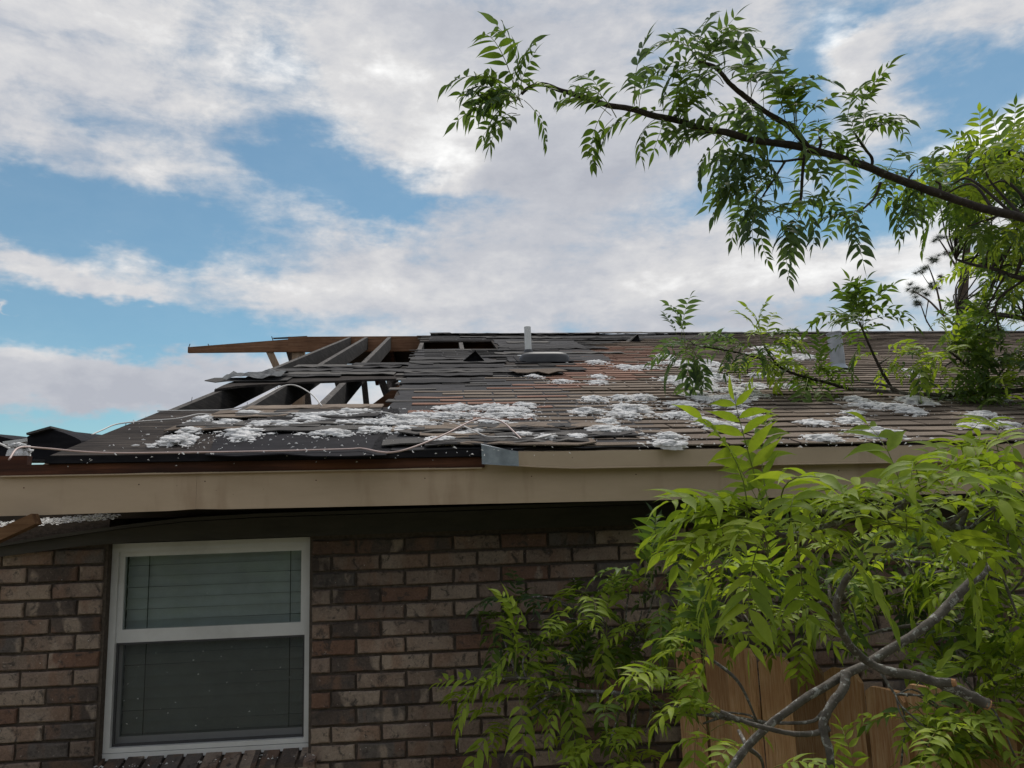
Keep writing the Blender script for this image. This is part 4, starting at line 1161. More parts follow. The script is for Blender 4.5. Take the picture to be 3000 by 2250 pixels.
cable([(462, 1211, .012), (560, 1210, .012), (660, 1209, .014), (720, 1207, .03), (770, 1198, .06), (830, 1182, .09), (870, 1180, .09), (915, 1190, .06), (945, 1199, .012)], 0.0034, 'cable_white', 'white cable looping across the open hole between rafters')
cable([(270, 1282, .012), (300, 1268, .012), (345, 1250, .012), (430, 1241, .012), (520, 1235, .014), (580, 1226, .02), (620, 1222, .012)], 0.003, 'cable_white', 'thin grey cable draped over the torn left roof corner')

# debris at the left end
def prism(pxs, Y, depth, name, m_):
    f_ = [on_y(px, py, Y) for px, py in pxs]
    n = len(f_); mb = MB()
    b_ = [p+Vector((0, depth, depth*0.06)) for p in f_]
    mb.add(f_+b_, [tuple(range(n)), tuple(reversed(range(n, 2*n)))]+[((i+1) % n, i, n+i, n+(i+1) % n) for i in range(n)])
    mb.f = [tuple(reversed(q)) for q in mb.f]
    return mb, f_
mb, f_ = prism([(82, 1345), (80, 1279), (100, 1270), (126, 1264), (155, 1258), (188, 1268), (220, 1281), (236, 1290), (250, 1345)], 1.0, 0.9, '', None)
frag = empty('roof_fragment', (0, 0, 0))
mb.build('felt_cover', M['felt'], frag)
q0, q1 = on_y(84, 1277, 0.99), on_y(155, 1257, 0.99)
MB().beam(q0+Vector((0, .2, .008)), q1+Vector((0, .2, .008)), 0.45, 0.012, (0, 0, 1)).build('torn_shingle', M['shingle_dark'], frag)
tag(frag, 'dark felt covered peaked roof fragment behind the torn left corner', 'roof debris')
mb, f_ = prism([(-260, 1350), (-260, 1250), (0, 1278), (60, 1293), (95, 1303), (95, 1350)], 1.9, 1.2, '', None)
tag(mb.build('collapsed_roof', M['felt']), 'low collapsed dark roof slope at the far left edge', 'roof debris')
b = MB().beam(on_y(12, 1299, 1.5), on_y(98, 1287, 1.5), 0.03, 0.02).build('broken_pipe', M['pvc']); tag(b, 'short pale pipe lying across the collapsed roof on the left', 'pipe')
P = [on_y(-40, 1284, 0.7), on_y(0, 1300, 0.6), on_y(30, 1315, 0.55), on_y(56, 1330, 0.5)]
c = empty('electric_cable', P[0]); MB().tube([p-P[0] for p in spline(P, 6)], 0.005, 7).build('cable_sheath', M['cable_white'], c, True); tag(c, 'short white cable slanting down at the extreme left edge', 'cable')
rb_ = MB(); a0, a1 = on_y(-300, 1362, -0.30), on_y(86, 1355, -0.30)
rb_.beam(a0, a1, 0.036, 0.05, (0, 0, 1)); tag(rb_.build('broken_board', M['redwood']), 'reddish brown board end sticking out left behind the fascia', 'board')
ins = clump(Vector((-1.42, -0.25, 0)), 0.05, 0.05, 0.05, 777); ins.matrix_world = Matrix.Translation(on_y(58, 1338, -0.1))
tag(ins, 'small white insulation tuft snagged on the reddish board at left', 'insulation')
bo = MB().beam(on_y(-80, 1606, -0.46), on_y(108, 1520, -0.46), 0.05, 0.04, (0, 0, 1)); 
tag(bo.build('broken_board', M['fence_back']), 'pale broken lumber end jutting up beneath the fascia at left', 'board')
# crumpled metal flashing on the broken rafter tips
fo = MB(); n = 14; c = on_roof(752, 1104, 0.02)
for j in range(6):
    for i in range(n):
        x = (i/(n-1)-0.5)*0.36; y = (j/5-0.5)*0.26
        z = 0.028*noise.fractal(Vector((x*9, y*9, 4)), 0.8, 2.0, 3)+0.03
        fo.v.append((c.x+x, c.y+y+0.05*noise.noise((x*7, 1, 2)), rz(c.x+x, c.y+y)+z+0.01))
for j in range(5):
    for i in range(n-1):
        k = j*n+i; fo.f.append((k, k+1, k+n+1, k+n)); fo.mi.append(0)
tag(fo.build('crumpled_flashing', M['metal_foil']), 'crumpled shiny flashing sheet at the left tip of the upper roof band', 'flashing')

# ------------------------------------------------------------------ wooden fence
fence = empty('wooden_fence', (0, 0, GZ))
tag(fence, 'weathered brown wooden plank fence running from the brick wall under the fallen limb', 'fence')
FA = on_y(1985, 1885, -0.06); ZF = FA.z
FB = on_z(2960, 2055, ZF); fd = Vector((FB.x-FA.x, FB.y-FA.y, 0)); flen = fd.length*1.25; fd.normalize()
fn = Vector((fd.y, -fd.x, 0))           # towards the camera side
if fn.dot(CAM-FA) < 0: fn = -fn
ang = math.atan2(fd.y, fd.x)
d_ = 0.0; k = 0
while d_ < flen:
    w = 0.138+rng.uniform(-0.003, 0.003); top = ZF-GZ+rng.uniform(-0.022, 0.012)+(0.02 if k < 4 else 0)
    mb = MB(); cdog = 0.03
    out = [(0, 0), (w, 0), (w, top-cdog*rng.uniform(.7, 1.2)), (w-cdog*rng.uniform(.7, 1.2), top), (w*0.5, top+rng.uniform(-.004, .003)), (cdog*rng.uniform(.7, 1.3), top), (0, top-cdog*rng.uniform(.5, 1.2))]
    fr_ = [(x, -0.009, z) for x, z in out]; bk = [(x, 0.009, z) for x, z in out]; n = len(out)
    mb.add(fr_+bk, [tuple(range(n)), tuple(reversed(range(n, 2*n)))]+[((i+1) % n, i, n+i, n+(i+1) % n) for i in range(n)])
    p = FA+fd*d_
    o = mb.build('plank', M['fence'], fence)
    dq = fn*rng.uniform(-0.008, 0.008)
    o.location = (p.x+dq.x, p.y+dq.y, 0); o.rotation_euler = (rng.uniform(-.01, .01), rng.uniform(-.012, .012), ang+rng.uniform(-.05, .05))
    d_ += w+rng.uniform(0.008, 0.018); k += 1
for hz in (0.35, 1.45):
    a, b = FA-fn*0.035, FA+fd*flen-fn*0.035
    MB().beam((a.x, a.y, hz), (b.x, b.y, hz), 0.038, 0.085).build('rail', M['fence_back'], fence)
for d in (0.05, flen*0.98):
    q = FA+fd*d-fn*0.10
    MB().beam((q.x, q.y, 0), (q.x, q.y, ZF-GZ-0.06), 0.089, 0.089, (1, 0, 0)).build('post', M['fence_back'], fence)

# ------------------------------------------------------------------ trees
def frond(kind, seed, L_=0.29, npair=6, leaf=0.098):
    rd = random.Random(seed*13+hash(kind) % 7 if False else seed*13+{'arch': 1, 'up': 2, 'hang': 3, 'flat': 4}[kind])
    e0, e1 = {'arch': (48, -45), 'up': (84, 52), 'hang': (-25, -84), 'flat': (14, -28)}[kind]
    e0 += rd.uniform(-10, 10); e1 += rd.uniform(-12, 12)
    n = 12; pts = [Vector((0, 0, 0))]; side_bend = rd.uniform(-0.5, 0.5); dirs = []
    for i in range(n):
        t = i/(n-1); e = math.radians(e0+(e1-e0)*t); a = side_bend*t
        d = Vector((math.cos(e)*math.cos(a), math.cos(e)*math.sin(a), math.sin(e)))
        dirs.append(d); pts.append(pts[-1]+d*L_/n)
    dirs.append(dirs[-1])
    mb = MB()
    mb.tube(pts[::2]+[pts[-1]], [0.0021-0.0014*i/7 for i in range(len(pts[::2])+1)], 3, 1, cap=False)
    def leaflet(p, d0, fwd, ln, twist, sick):
        d = d0.normalized(); q = Vector(p); segs = 6
        prof = [0.08, 0.80, 1.0, 0.86, 0.50, 0.15, 0.0]
        base = len(mb.v)
        droop = rd.uniform(0.07, 0.24)
        wv = None
        for i in range(segs+1):
            w = (fwd-d*fwd.dot(d))
            if w.length < 0.1: w = d.orthogonal()
            w.normalize()
            nn = d.cross(w)
            w = (w*math.cos(twist)+nn*math.sin(twist)).normalized(); nn = d.cross(w)
            if nn.z < 0: nn = -nn
            hw = ln*0.128*prof[i]
            mb.v += [tuple(q-w*hw+nn*hw*0.30), tuple(q), tuple(q+w*hw+nn*hw*0.30)]
            d = (d+Vector((0, 0, -droop*(0.5+i*0.22)))+fwd*sick*0.09+(Vector((0, 0, 0.22)) if (i > 4 and rd.random() < 0.4) else Vector())).normalized()
            q = q+d*ln/segs
        for i in range(segs):
            k = base+3*i
            mb.f += [(k, k+1, k+4, k+3), (k+1, k+2, k+5, k+4)]; mb.mi += [0, 0]
    for j in range(npair):
        t = 0.30+0.66*j/(npair-1)
        ln = leaf*(0.55+0.55*math.sin(math.pi*(0.18+0.70*(j/(npair-1)))))*rd.uniform(0.8, 1.15)
        if j == npair-1: ln *= 0.85
        for sgn in (-1, 1):
            tt = min(1.0, t+rd.uniform(-0.018, 0.018)); idx = tt*n; i0 = int(min(n-1, idx))
            p = pts[i0].lerp(pts[i0+1], idx-i0); fw = dirs[i0]
            sd_ = fw.cross(Vector((0, 0, 1)))
            if sd_.length < 0.15: sd_ = Vector((0, 1, 0))
            sd_.normalize()
            spread = math.radians(rd.uniform(8, 36))
            d0 = sd_*sgn*math.cos(spread)+fw*math.sin(spread)+Vector((0, 0, rd.uniform(0.0, 0.45) if kind != 'hang' else rd.uniform(-0.25, 0.1)))
            leaflet(p, d0, fw, ln, rd.uniform(-0.4, 0.4), rd.uniform(0.2, 1.2))
    leaflet(pts[-1], dirs[-1], dirs[-1].orthogonal(), leaf*0.9, rd.uniform(-.5, .5), 0.1)
    return mb
FR = {}
M['petiole'] = simple('leaf_stalk', (0.13, 0.17, 0.035), (0.20, 0.22, 0.05), 10, 0.6, bump=0)
for mk in ('leaf_lit', 'leaf_mid', 'leaf_shaded'):
    for kd in ('arch', 'up', 'hang', 'flat'):
        FR[mk, kd] = [frond(kd, s).mesh('leaf', [M[mk], M['petiole']], True) for s in range(5)]
class Tree:
    def __init__(s, name, label, cat, bark, loc):
        s.root = empty(name, loc); tag(s.root, label, cat); s.loc = Vector(loc)
        s.bark = bark; s.limbs = []; s.leaves = []; s.k = 0.86; s.m = 1.1
    def limb(s, pts, r0, r1, name='limb', n=7, m_=None, sides=9):
        P = spline([at(*p) if len(p) == 3 else Vector(p[:3]) for p in pts], n)
        P = [p+Vector((noise.noise(p*9+Vector((3, 0, 0))), noise.noise(p*9+Vector((0, 7, 0))), noise.noise(p*9)))*r0*0.45 for p in P]
        k = len(P)
        rad = [(r0+(r1-r0)*i/(k-1))*(1+0.10*noise.noise(P[i]*16)) for i in range(k)]
        mb = MB(); mb.tube([p-s.loc for p in P], rad, sides, bump=0.2, seed=len(s.limbs))
        o = mb.build(name, M[m_ or s.bark], s.root, True)
        s.limbs.append((P, rad)); return o
    def near(s, p):
        best = None
        for P, rad in s.limbs:
            for q, r in zip(P, rad):
                d = (q-p).length
                if best is None or d < best[0]: best = (d, q, r)
        return best
    def cluster(s, p, n, size, mk, weights=(4, 2, 2, 2), az0=None, spread=math.pi, twig=True):
        if twig and s.limbs:
            d, q, r = s.near(p)
            if 0.02 < d < 1.1:
                mid = q.lerp(p, 0.5)+Vector((rng.uniform(-.06, .06), rng.uniform(-.06, .06), rng.uniform(-.02, .08)))*min(1, d/0.3)
                P = spline([q, mid, p], 5); m_ = len(P)
                MB().tube([x-s.loc for x in P], [min(r*0.8, 0.0065)+(0.0028-min(r*0.8, 0.0065))*i/(m_-1) for i in range(m_)], 6).build('twig', M[s.bark], s.root, True)
        for i in range(int(round(n*s.m))):
            kd = rng.choices(('arch', 'up', 'hang', 'flat'), weights)[0]
            az = rng.uniform(0, 6.283) if az0 is None else az0+rng.uniform(-spread, spread)
            b = p+Vector((rng.uniform(-.02, .02), rng.uniform(-.02, .02), rng.uniform(-.05, .03)))*size
            s.leaves.append((b, kd, az, size*s.k*rng.uniform(0.75, 1.15), mk))
    def finish(s):
        def score(l):
            d = (l[0]-CAM).dot(_f); px, py = proj(l[0]+Vector((0, 0, 0)))
            inn = -100 < px < 3100 and -100 < py < 2350
            return (0 if inn else 1, d)
        s.leaves.sort(key=score)
        rest = {}
        for i, (b, kd, az, sc, mk) in enumerate(s.leaves):
            me = rng.choice(FR[mk, kd])
            mw = Matrix.Translation(b-s.loc) @ Matrix.Rotation(az, 4, 'Z') @ Matrix.Rotation(rng.uniform(-.25, .25), 4, 'Y') @ Matrix.Rotation(rng.uniform(-.3, .3), 4, 'X') @ Matrix.Scale(sc, 4)
            if i < 300:
                o = put('leaf', me, s.root); o.matrix_basis = mw
            else:
                mb = rest.setdefault(mk, MB())
                mb.add([mw @ v.co for v in me.vertices], [tuple(q.vertices) for q in me.polygons])
                mb.mi[-len(me.polygons):] = [q.material_index for q in me.polygons]
        for mk, mb in rest.items():
            tag(mb.build('foliage', [M[mk], M['petiole']], s.root, True), kind='stuff')
LEFT, CAMW = math.pi, -math.pi/2

# --- the standing tree at the right whose long limb crosses the sky
tb = at(3420, 1500, 3.4); tb.z = GZ
tree = Tree('pecan_tree', 'green pinnate leaved tree reaching in from the right with a long limb across the sky', 'tree', 'bark_dark', tb)
top = at(3420, 700, 3.4)
tree.limb([(tb.x, tb.y, GZ-0.1, 0), (tb.x+0.03, tb.y, GZ+1.0, 0), (top.x-0.05, top.y, 0.6, 0), (top.x, top.y, top.z, 0), (top.x+0.1, top.y+0.2, top.z+1.0, 0)], 0.11, 0.07, 'trunk', sides=14)
tree.limb([(3400, 770, 3.35), (3200, 700, 3.1), (3000, 640, 2.95), (2800, 585, 2.85), (2640, 527, 2.8), (2450, 457, 2.72), (2260, 416, 2.66), (2080, 385, 2.6), (1980, 355, 2.56), (1850, 322, 2.5), (1740, 296, 2.47), (1640, 266, 2.45), (1585, 250, 2.43), (1550, 256, 2.42), (1528, 275, 2.42)], 0.0175, 0.0045)
tree.limb([(2365, 432, 2.69), (2310, 370, 2.65), (2200, 300, 2.6), (2140, 245, 2.55), (2095, 195, 2.52), (2045, 180, 2.5)], 0.0105, 0.006)
tree.limb([(2360, 432, 2.69), (2352, 500, 2.68), (2346, 580, 2.66), (2342, 630, 2.65)], 0.006, 0.004)
tree.limb([(2352, 466, 2.68), (2290, 472, 2.66), (2235, 468, 2.64)], 0.0045, 0.003)
tree.limb([(2300, 474, 2.66), (2265, 530, 2.64), (2235, 575, 2.62)], 0.004, 0.003)
tree.limb([(2552, 495, 2.76), (2556, 465, 2.76), (2530, 430, 2.74), (2500, 385, 2.72)], 0.006, 0.0035)
tree.limb([(2580, 535, 2.77), (2562, 580, 2.76), (2530, 612, 2.74)], 0.006, 0.003)
tree.limb([(3380, 950, 3.5), (3150, 860, 3.7), (2950, 800, 3.9), (2800, 760, 4.1)], 0.02, 0.006)
tree.limb([(3380, 1000, 3.6), (3150, 960, 4.0), (2980, 930, 4.3), (2800, 900, 4.6)], 0.02, 0.006)
tree.limb([(3380, 760, 3.5), (3200, 600, 3.4), (3050, 500, 3.4), (2930, 440, 3.4)], 0.02, 0.006)
tree.m = 1.4; tree.k = 0.78
U = (2, 6, 0, 1); H = (2, 0, 6, 2); A = (5, 2, 2, 2); SD = (3, 1, 2, 4)
for (px, py, d, n, sz, w, az) in [
    (1518, 272, 2.42, 4, 0.95, U, None), (1515, 285, 2.42, 5, 0.92, A, LEFT), (1522, 292, 2.42, 4, 0.95, H, LEFT), (1528, 280, 2.42, 1, 0.9, A, 0.2),
    (1760, 285, 2.47, 2, 0.7, A, LEFT), (1790, 305, 2.48, 1, 1.15, U, None), (1862, 312, 2.5, 2, 0.95, U, None), (1780, 318, 2.47, 2, 0.85, H, LEFT), (1860, 332, 2.5, 1, 0.75, H, None),
    (1930, 330, 2.53, 4, 0.85, A, None), (1990, 335, 2.55, 3, 0.85, A, None), (2050, 185, 2.5, 6, 1.0, U, None), (2055, 190, 2.5, 5, 0.95, A, None), (2120, 235, 2.54, 2, 0.9, A, LEFT),
    (2190, 295, 2.6, 4, 0.95, A, None), (2250, 330, 2.62, 5, 1.0, A, None), (2310, 350, 2.64, 4, 1.0, U, None), (2330, 380, 2.66, 4, 1.0, A, None), (2400, 400, 2.7, 4, 0.95, SD, None),
    (2500, 385, 2.72, 4, 0.9, U, None), (2530, 425, 2.74, 4, 0.85, A, None), (2110, 385, 2.6, 3, 0.95, A, LEFT), (2130, 395, 2.6, 3, 0.95, H, LEFT), (2200, 410, 2.62, 3, 0.95, H, None), (2235, 470, 2.63, 4, 0.9, A, LEFT),
    (2235, 560, 2.62, 5, 0.9, H, LEFT), (2265, 530, 2.63, 3, 0.85, SD, LEFT), (2240, 580, 2.62, 3, 0.85, H, None), (2342, 630, 2.65, 5, 0.9, H, LEFT), (2345, 600, 2.66, 3, 0.85, SD, 0.0), (2350, 540, 2.66, 2, 0.85, SD, None),
    (2530, 612, 2.74, 4, 0.8, H, LEFT), (2560, 575, 2.76, 2, 0.8, A, None), (2600, 520, 2.78, 2, 0.7, A, None), (2680, 500, 2.82, 4, 0.75, A, 1.5), (2740, 530, 2.84, 4, 0.85, A, None), (2700, 570, 2.83, 2, 0.8, H, LEFT)]:
    tree.cluster(at(px, py, d), n, sz, rng.choice(['leaf_shaded', 'leaf_shaded', 'leaf_mid']), w, az, 1.1)
tree.m = 1.0
RM_POLY = [(2720, 560), (2800, 500), (2900, 450), (3080, 360), (3080, 1010), (2830, 1000), (2810, 900), (2830, 820), (2860, 720), (2780, 640)]
k = 0
while k < 112:
    px, py = rng.uniform(2660, 3080), rng.uniform(380, 1010)
    if not inside((px, py), RM_POLY): continue
    d = rng.uniform(3.1, 4.2) if py < 700 else rng.uniform(3.8, 5.6)
    tree.cluster(at(px, py, d), 4, rng.uniform(0.75, 1.0), rng.choice(['leaf_mid', 'leaf_shaded', 'leaf_mid', 'leaf_lit']), A); k += 1
tree.finish()

# --- the branch lying on the roof
def rfp(px, py, h): 
    p = on_roof(px, py, 0)+RN*h
    return ((p-CAM).dot(_f))
bl = on_roof(2900, 1190)
rbn = Tree('fallen_branch', 'leafy broken branch lying across the roof shingles beside the metal flue', 'branch', 'bark', bl)
rbn.k, rbn.m = 0.92, 1.7
rbn.limb([(3300, 1100, 4.0), (3050, 1140, 4.1), (2900, 1152, 4.2), (2760, 1158, 4.25), (2640, 1150, 4.3), (2560, 1144, 4.35), (2485, 1140, 4.4)], 0.016, 0.008)
rbn.limb([(2640, 1150, 4.3), (2600, 1130, 4.3), (2540, 1122, 4.4), (2490, 1118, 4.5)], 0.008, 0.005)
rbn.limb([(2620, 1150, 4.32), (2585, 1090, 4.3), (2560, 1040, 4.28), (2535, 985, 4.25), (2518, 945, 4.22)], 0.009, 0.005, m_='bark_dark')
rbn.limb([(2485, 1140, 4.4), (2400, 1115, 4.4), (2300, 1085, 4.4), (2262, 1050, 4.4), (2235, 1010, 4.35)], 0.009, 0.005, m_='bark_dark')
rbn.limb([(2280, 1070, 4.4), (2190, 1040, 4.35), (2100, 1022, 4.3), (2040, 1012, 4.3)], 0.006, 0.004, m_='bark_dark')
rbn.limb([(2950, 1150, 4.2), (2880, 1100, 4.2), (2820, 1060, 4.2), (2780, 1030, 4.2)], 0.010, 0.005, m_='bark_dark')
for (px, py, d, n, sz, w, az) in [(2515, 940, 4.22, 5, 0.95, U, None), (2522, 955, 4.23, 5, 0.9, A, None), (2530, 985, 4.25, 3, 0.8, SD, None), (2600, 1050, 4.3, 3, 0.8, A, None),
    (2400, 1118, 4.35, 6, 0.9, SD, None), (2370, 1095, 4.35, 5, 0.95, SD, None), (2300, 1075, 4.4, 3, 0.8, A, None), (2230, 1000, 4.35, 4, 0.9, U, None), (2225, 1010, 4.35, 4, 0.9, A, None), (2170, 1010, 4.35, 3, 0.8, SD, None),
    (2240, 1060, 4.4, 4, 0.85, H, None), (2030, 1010, 4.3, 5, 0.95, A, None), (2010, 1020, 4.3, 4, 0.9, H, None), (1995, 990, 4.3, 2, 0.85, U, None), (2190, 1095, 4.4, 2, 0.8, SD, None),
    (2780, 1030, 4.2, 6, 0.95, A, None), (2820, 1060, 4.2, 6, 0.95, A, None), (2730, 1050, 4.2, 4, 0.9, SD, LEFT), (2860, 1090, 4.2, 5, 0.9, A, None), (2760, 1090, 4.25, 4, 0.9, A, None), (2900, 1000, 4.3, 5, 0.9, A, None), (2960, 1050, 4.2, 6, 0.9, A, None), (2850, 1000, 4.3, 4, 0.9, U, None), (2900, 1150, 4.15, 6, 0.85, A, None), (2960, 1130, 4.1, 6, 0.85, A, None), (2940, 1190, 4.0, 5, 0.8, SD, None), (2850, 1170, 4.2, 3, 0.8, A, None), (2680, 1070, 4.3, 2, 0.8, A, None)]:
    rbn.cluster(at(px, py, d), n, sz, rng.choice(['leaf_mid', 'leaf_mid', 'leaf_lit', 'leaf_shaded']), w, az, 1.2)
rbn.finish()

# --- the fallen limb over the fence, closest to the camera
fl_ = Tree('fallen_limb', 'bright green leafy limb fallen over the plank fence with lichened grey branches', 'branch', 'bark', Vector((at(2700, 2250, 2.3).x, at(2700, 2250, 2.3).y, GZ)))
fl_.limb([(2000, 2560, 1.89), (2100, 2330, 1.89), (2190, 2190, 1.94), (2330, 2065, 1.94), (2450, 1992, 1.98), (2560, 1932, 2.02), (2700, 1838, 2.06), (2760, 1790, 2.11), (2850, 1700, 2.15), (2960, 1640, 2.24), (3200, 1540, 2.41), (3500, 1500, 2.58)], 0.0085, 0.014, sides=12)
m2 = fl_.limb([(2620, 1590, 1.82), (2560, 1625, 1.82), (2490, 1685, 1.84), (2455, 1760, 1.86), (2455, 1820, 1.87), (2490, 1890, 1.91), (2545, 1940, 1.93), (2600, 1966, 1.91), (2680, 1978, 1.87), (2750, 2002, 1.84), (2830, 2035, 1.82), (2893, 2064, 1.81)], 0.0072, 0.0125, sides=11)
ce = at(2893, 2064, 1.81); cd2 = (ce-at(2830, 2035, 1.82)).normalized()
MB().tube([ce-cd2*0.006-fl_.loc, ce+cd2*0.004-fl_.loc], [0.0125, 0.0118], 11).build('cut_end', M['cutwood'], fl_.root)
st = at(2790, 2000, 1.82); MB().tube([at(2745, 2000, 1.84)-fl_.loc, st-fl_.loc], [0.012, 0.010], 9).build('limb_stub', M['bark'], fl_.root)
MB().tube([st-fl_.loc, st+(st-at(2745, 2000, 1.84)).normalized()*0.008-fl_.loc], [0.0095, 0.007], 9).build('cut_end', M['cutwood'], fl_.root)
fl_.limb([(2478, 1972, 1.97), (2470, 2018, 1.94), (2435, 2070, 1.91), (2412, 2130, 1.89), (2430, 2200, 1.87), (2440, 2320, 1.86)], 0.012, 0.009)
fl_.limb([(2432, 2135, 1.89), (2380, 2148, 1.89), (2300, 2146, 1.89), (2200, 2120, 1.89), (2110, 2082, 1.91)], 0.0075, 0.0045)
fl_.limb([(2412, 2085, 2.22), (2380, 2112, 2.22), (2300, 2118, 2.24), (2220, 2116, 2.26)], 0.006, 0.004)
fl_.limb([(2240, 2120, 2.3), (2080, 2095, 2.42), (1960, 2072, 2.5), (1840, 2037, 2.55), (1750, 2027, 2.6), (1640, 2020, 2.6), (1570, 1998, 2.6), (1515, 1984, 2.6)], 0.0095, 0.0045)
fl_.limb([(1640, 2020, 2.6), (1575, 2062, 2.6), (1520, 2110, 2.6), (1500, 2130, 2.6)], 0.005, 0.003)
fl_.limb([(1640, 2020, 2.6), (1600, 2030, 2.58), (1565, 2042, 2.56)], 0.004, 0.002)
fl_.limb([(2960, 1640, 2.6), (2800, 1672, 2.62), (2650, 1708, 2.64), (2500, 1738, 2.66), (2350, 1788, 2.7), (2240, 1815, 2.72)], 0.014, 0.007)
fl_.limb([(2960, 1650, 2.6), (2810, 1662, 2.58), (2700, 1650, 2.56), (2580, 1630, 2.54)], 0.009, 0.004)
fl_.limb([(3000, 1590, 1.9), (2810, 1552, 1.8), (2700, 1532, 1.72), (2600, 1514, 1.68), (2530, 1508, 1.64), (2450, 1535, 1.6), (2390, 1552, 1.58)], 0.012, 0.0055)
fl_.limb([(2600, 1514, 1.68), (2560, 1500, 1.64), (2500, 1510, 1.62), (2395, 1500, 1.58)], 0.008, 0.005)
fl_.limb([(2600, 1514, 1.68), (2640, 1490, 1.64), (2660, 1460, 1.6)], 0.008, 0.006)
fl_.limb([(3200, 1610, 2.4), (3000, 1605, 2.3), (2870, 1592, 2.2)], 0.014, 0.008)
fl_.limb([(2240, 1815, 2.72), (2130, 1850, 2.74), (2010, 1872, 2.76), (1920, 1884, 2.76), (1860, 1862, 2.76), (1785, 1842, 2.76)], 0.007, 0.004)
fl_.limb([(2720, 1828, 2.4), (2620, 1840, 2.42), (2520, 1866, 2.44)], 0.007, 0.004)
fl_.limb([(2760, 1790, 2.45), (2790, 1840, 2.4), (2800, 1900, 2.36)], 0.012, 0.007)
fl_.limb([(2580, 1965, 2.22), (2600, 2000, 2.2), (2625, 2035, 2.18)], 0.005, 0.003)
fl_.limb([(2390, 1552, 1.58), (2300, 1570, 1.54), (2250, 1545, 1.5)], 0.0055, 0.004)
UA = (6, 0, 1, 4)
NEAR = [(2250, 1550, 1.5, 8, 1.0, UA, None), (2245, 1545, 1.5, 3, 0.9, U, None), (2240, 1550, 1.5, 5, 1.1, SD, LEFT), (2300, 1520, 1.52, 4, 1.0, UA, None), (2330, 1580, 1.54, 3, 1.0, H, None), (2390, 1540, 1.56, 5, 1.0, UA, None), (2470, 1530, 1.6, 4, 1.0, UA, None), (2620, 1480, 1.58, 7, 1.05, UA, None), (2640, 1490, 1.6, 4, 1.05, SD, None), (2700, 1470, 1.62, 4, 1.0, UA, None),
        (2800, 1450, 1.7, 4, 1.0, UA, None), (2930, 1420, 1.75, 5, 1.0, UA, None), (2760, 1560, 1.75, 3, 0.95, SD, None), (2990, 1440, 1.72, 5, 1.0, UA, None), (2880, 1480, 1.72, 4, 1.0, UA, None), (2990, 1560, 1.8, 4, 1.0, UA, None), (2870, 1560, 1.8, 4, 1.0, UA, None), (2170, 1560, 1.52, 3, 0.95, SD, LEFT), (3000, 1340, 1.9, 4, 1.0, UA, None), (2920, 1330, 1.9, 3, 0.9, UA, None)]
fl_.k, fl_.m = 0.76, 1.0
for (px, py, d, n, sz, w, az) in NEAR:
    fl_.cluster(at(px, py, d), n, sz, 'leaf_lit', w, az, 1.3)
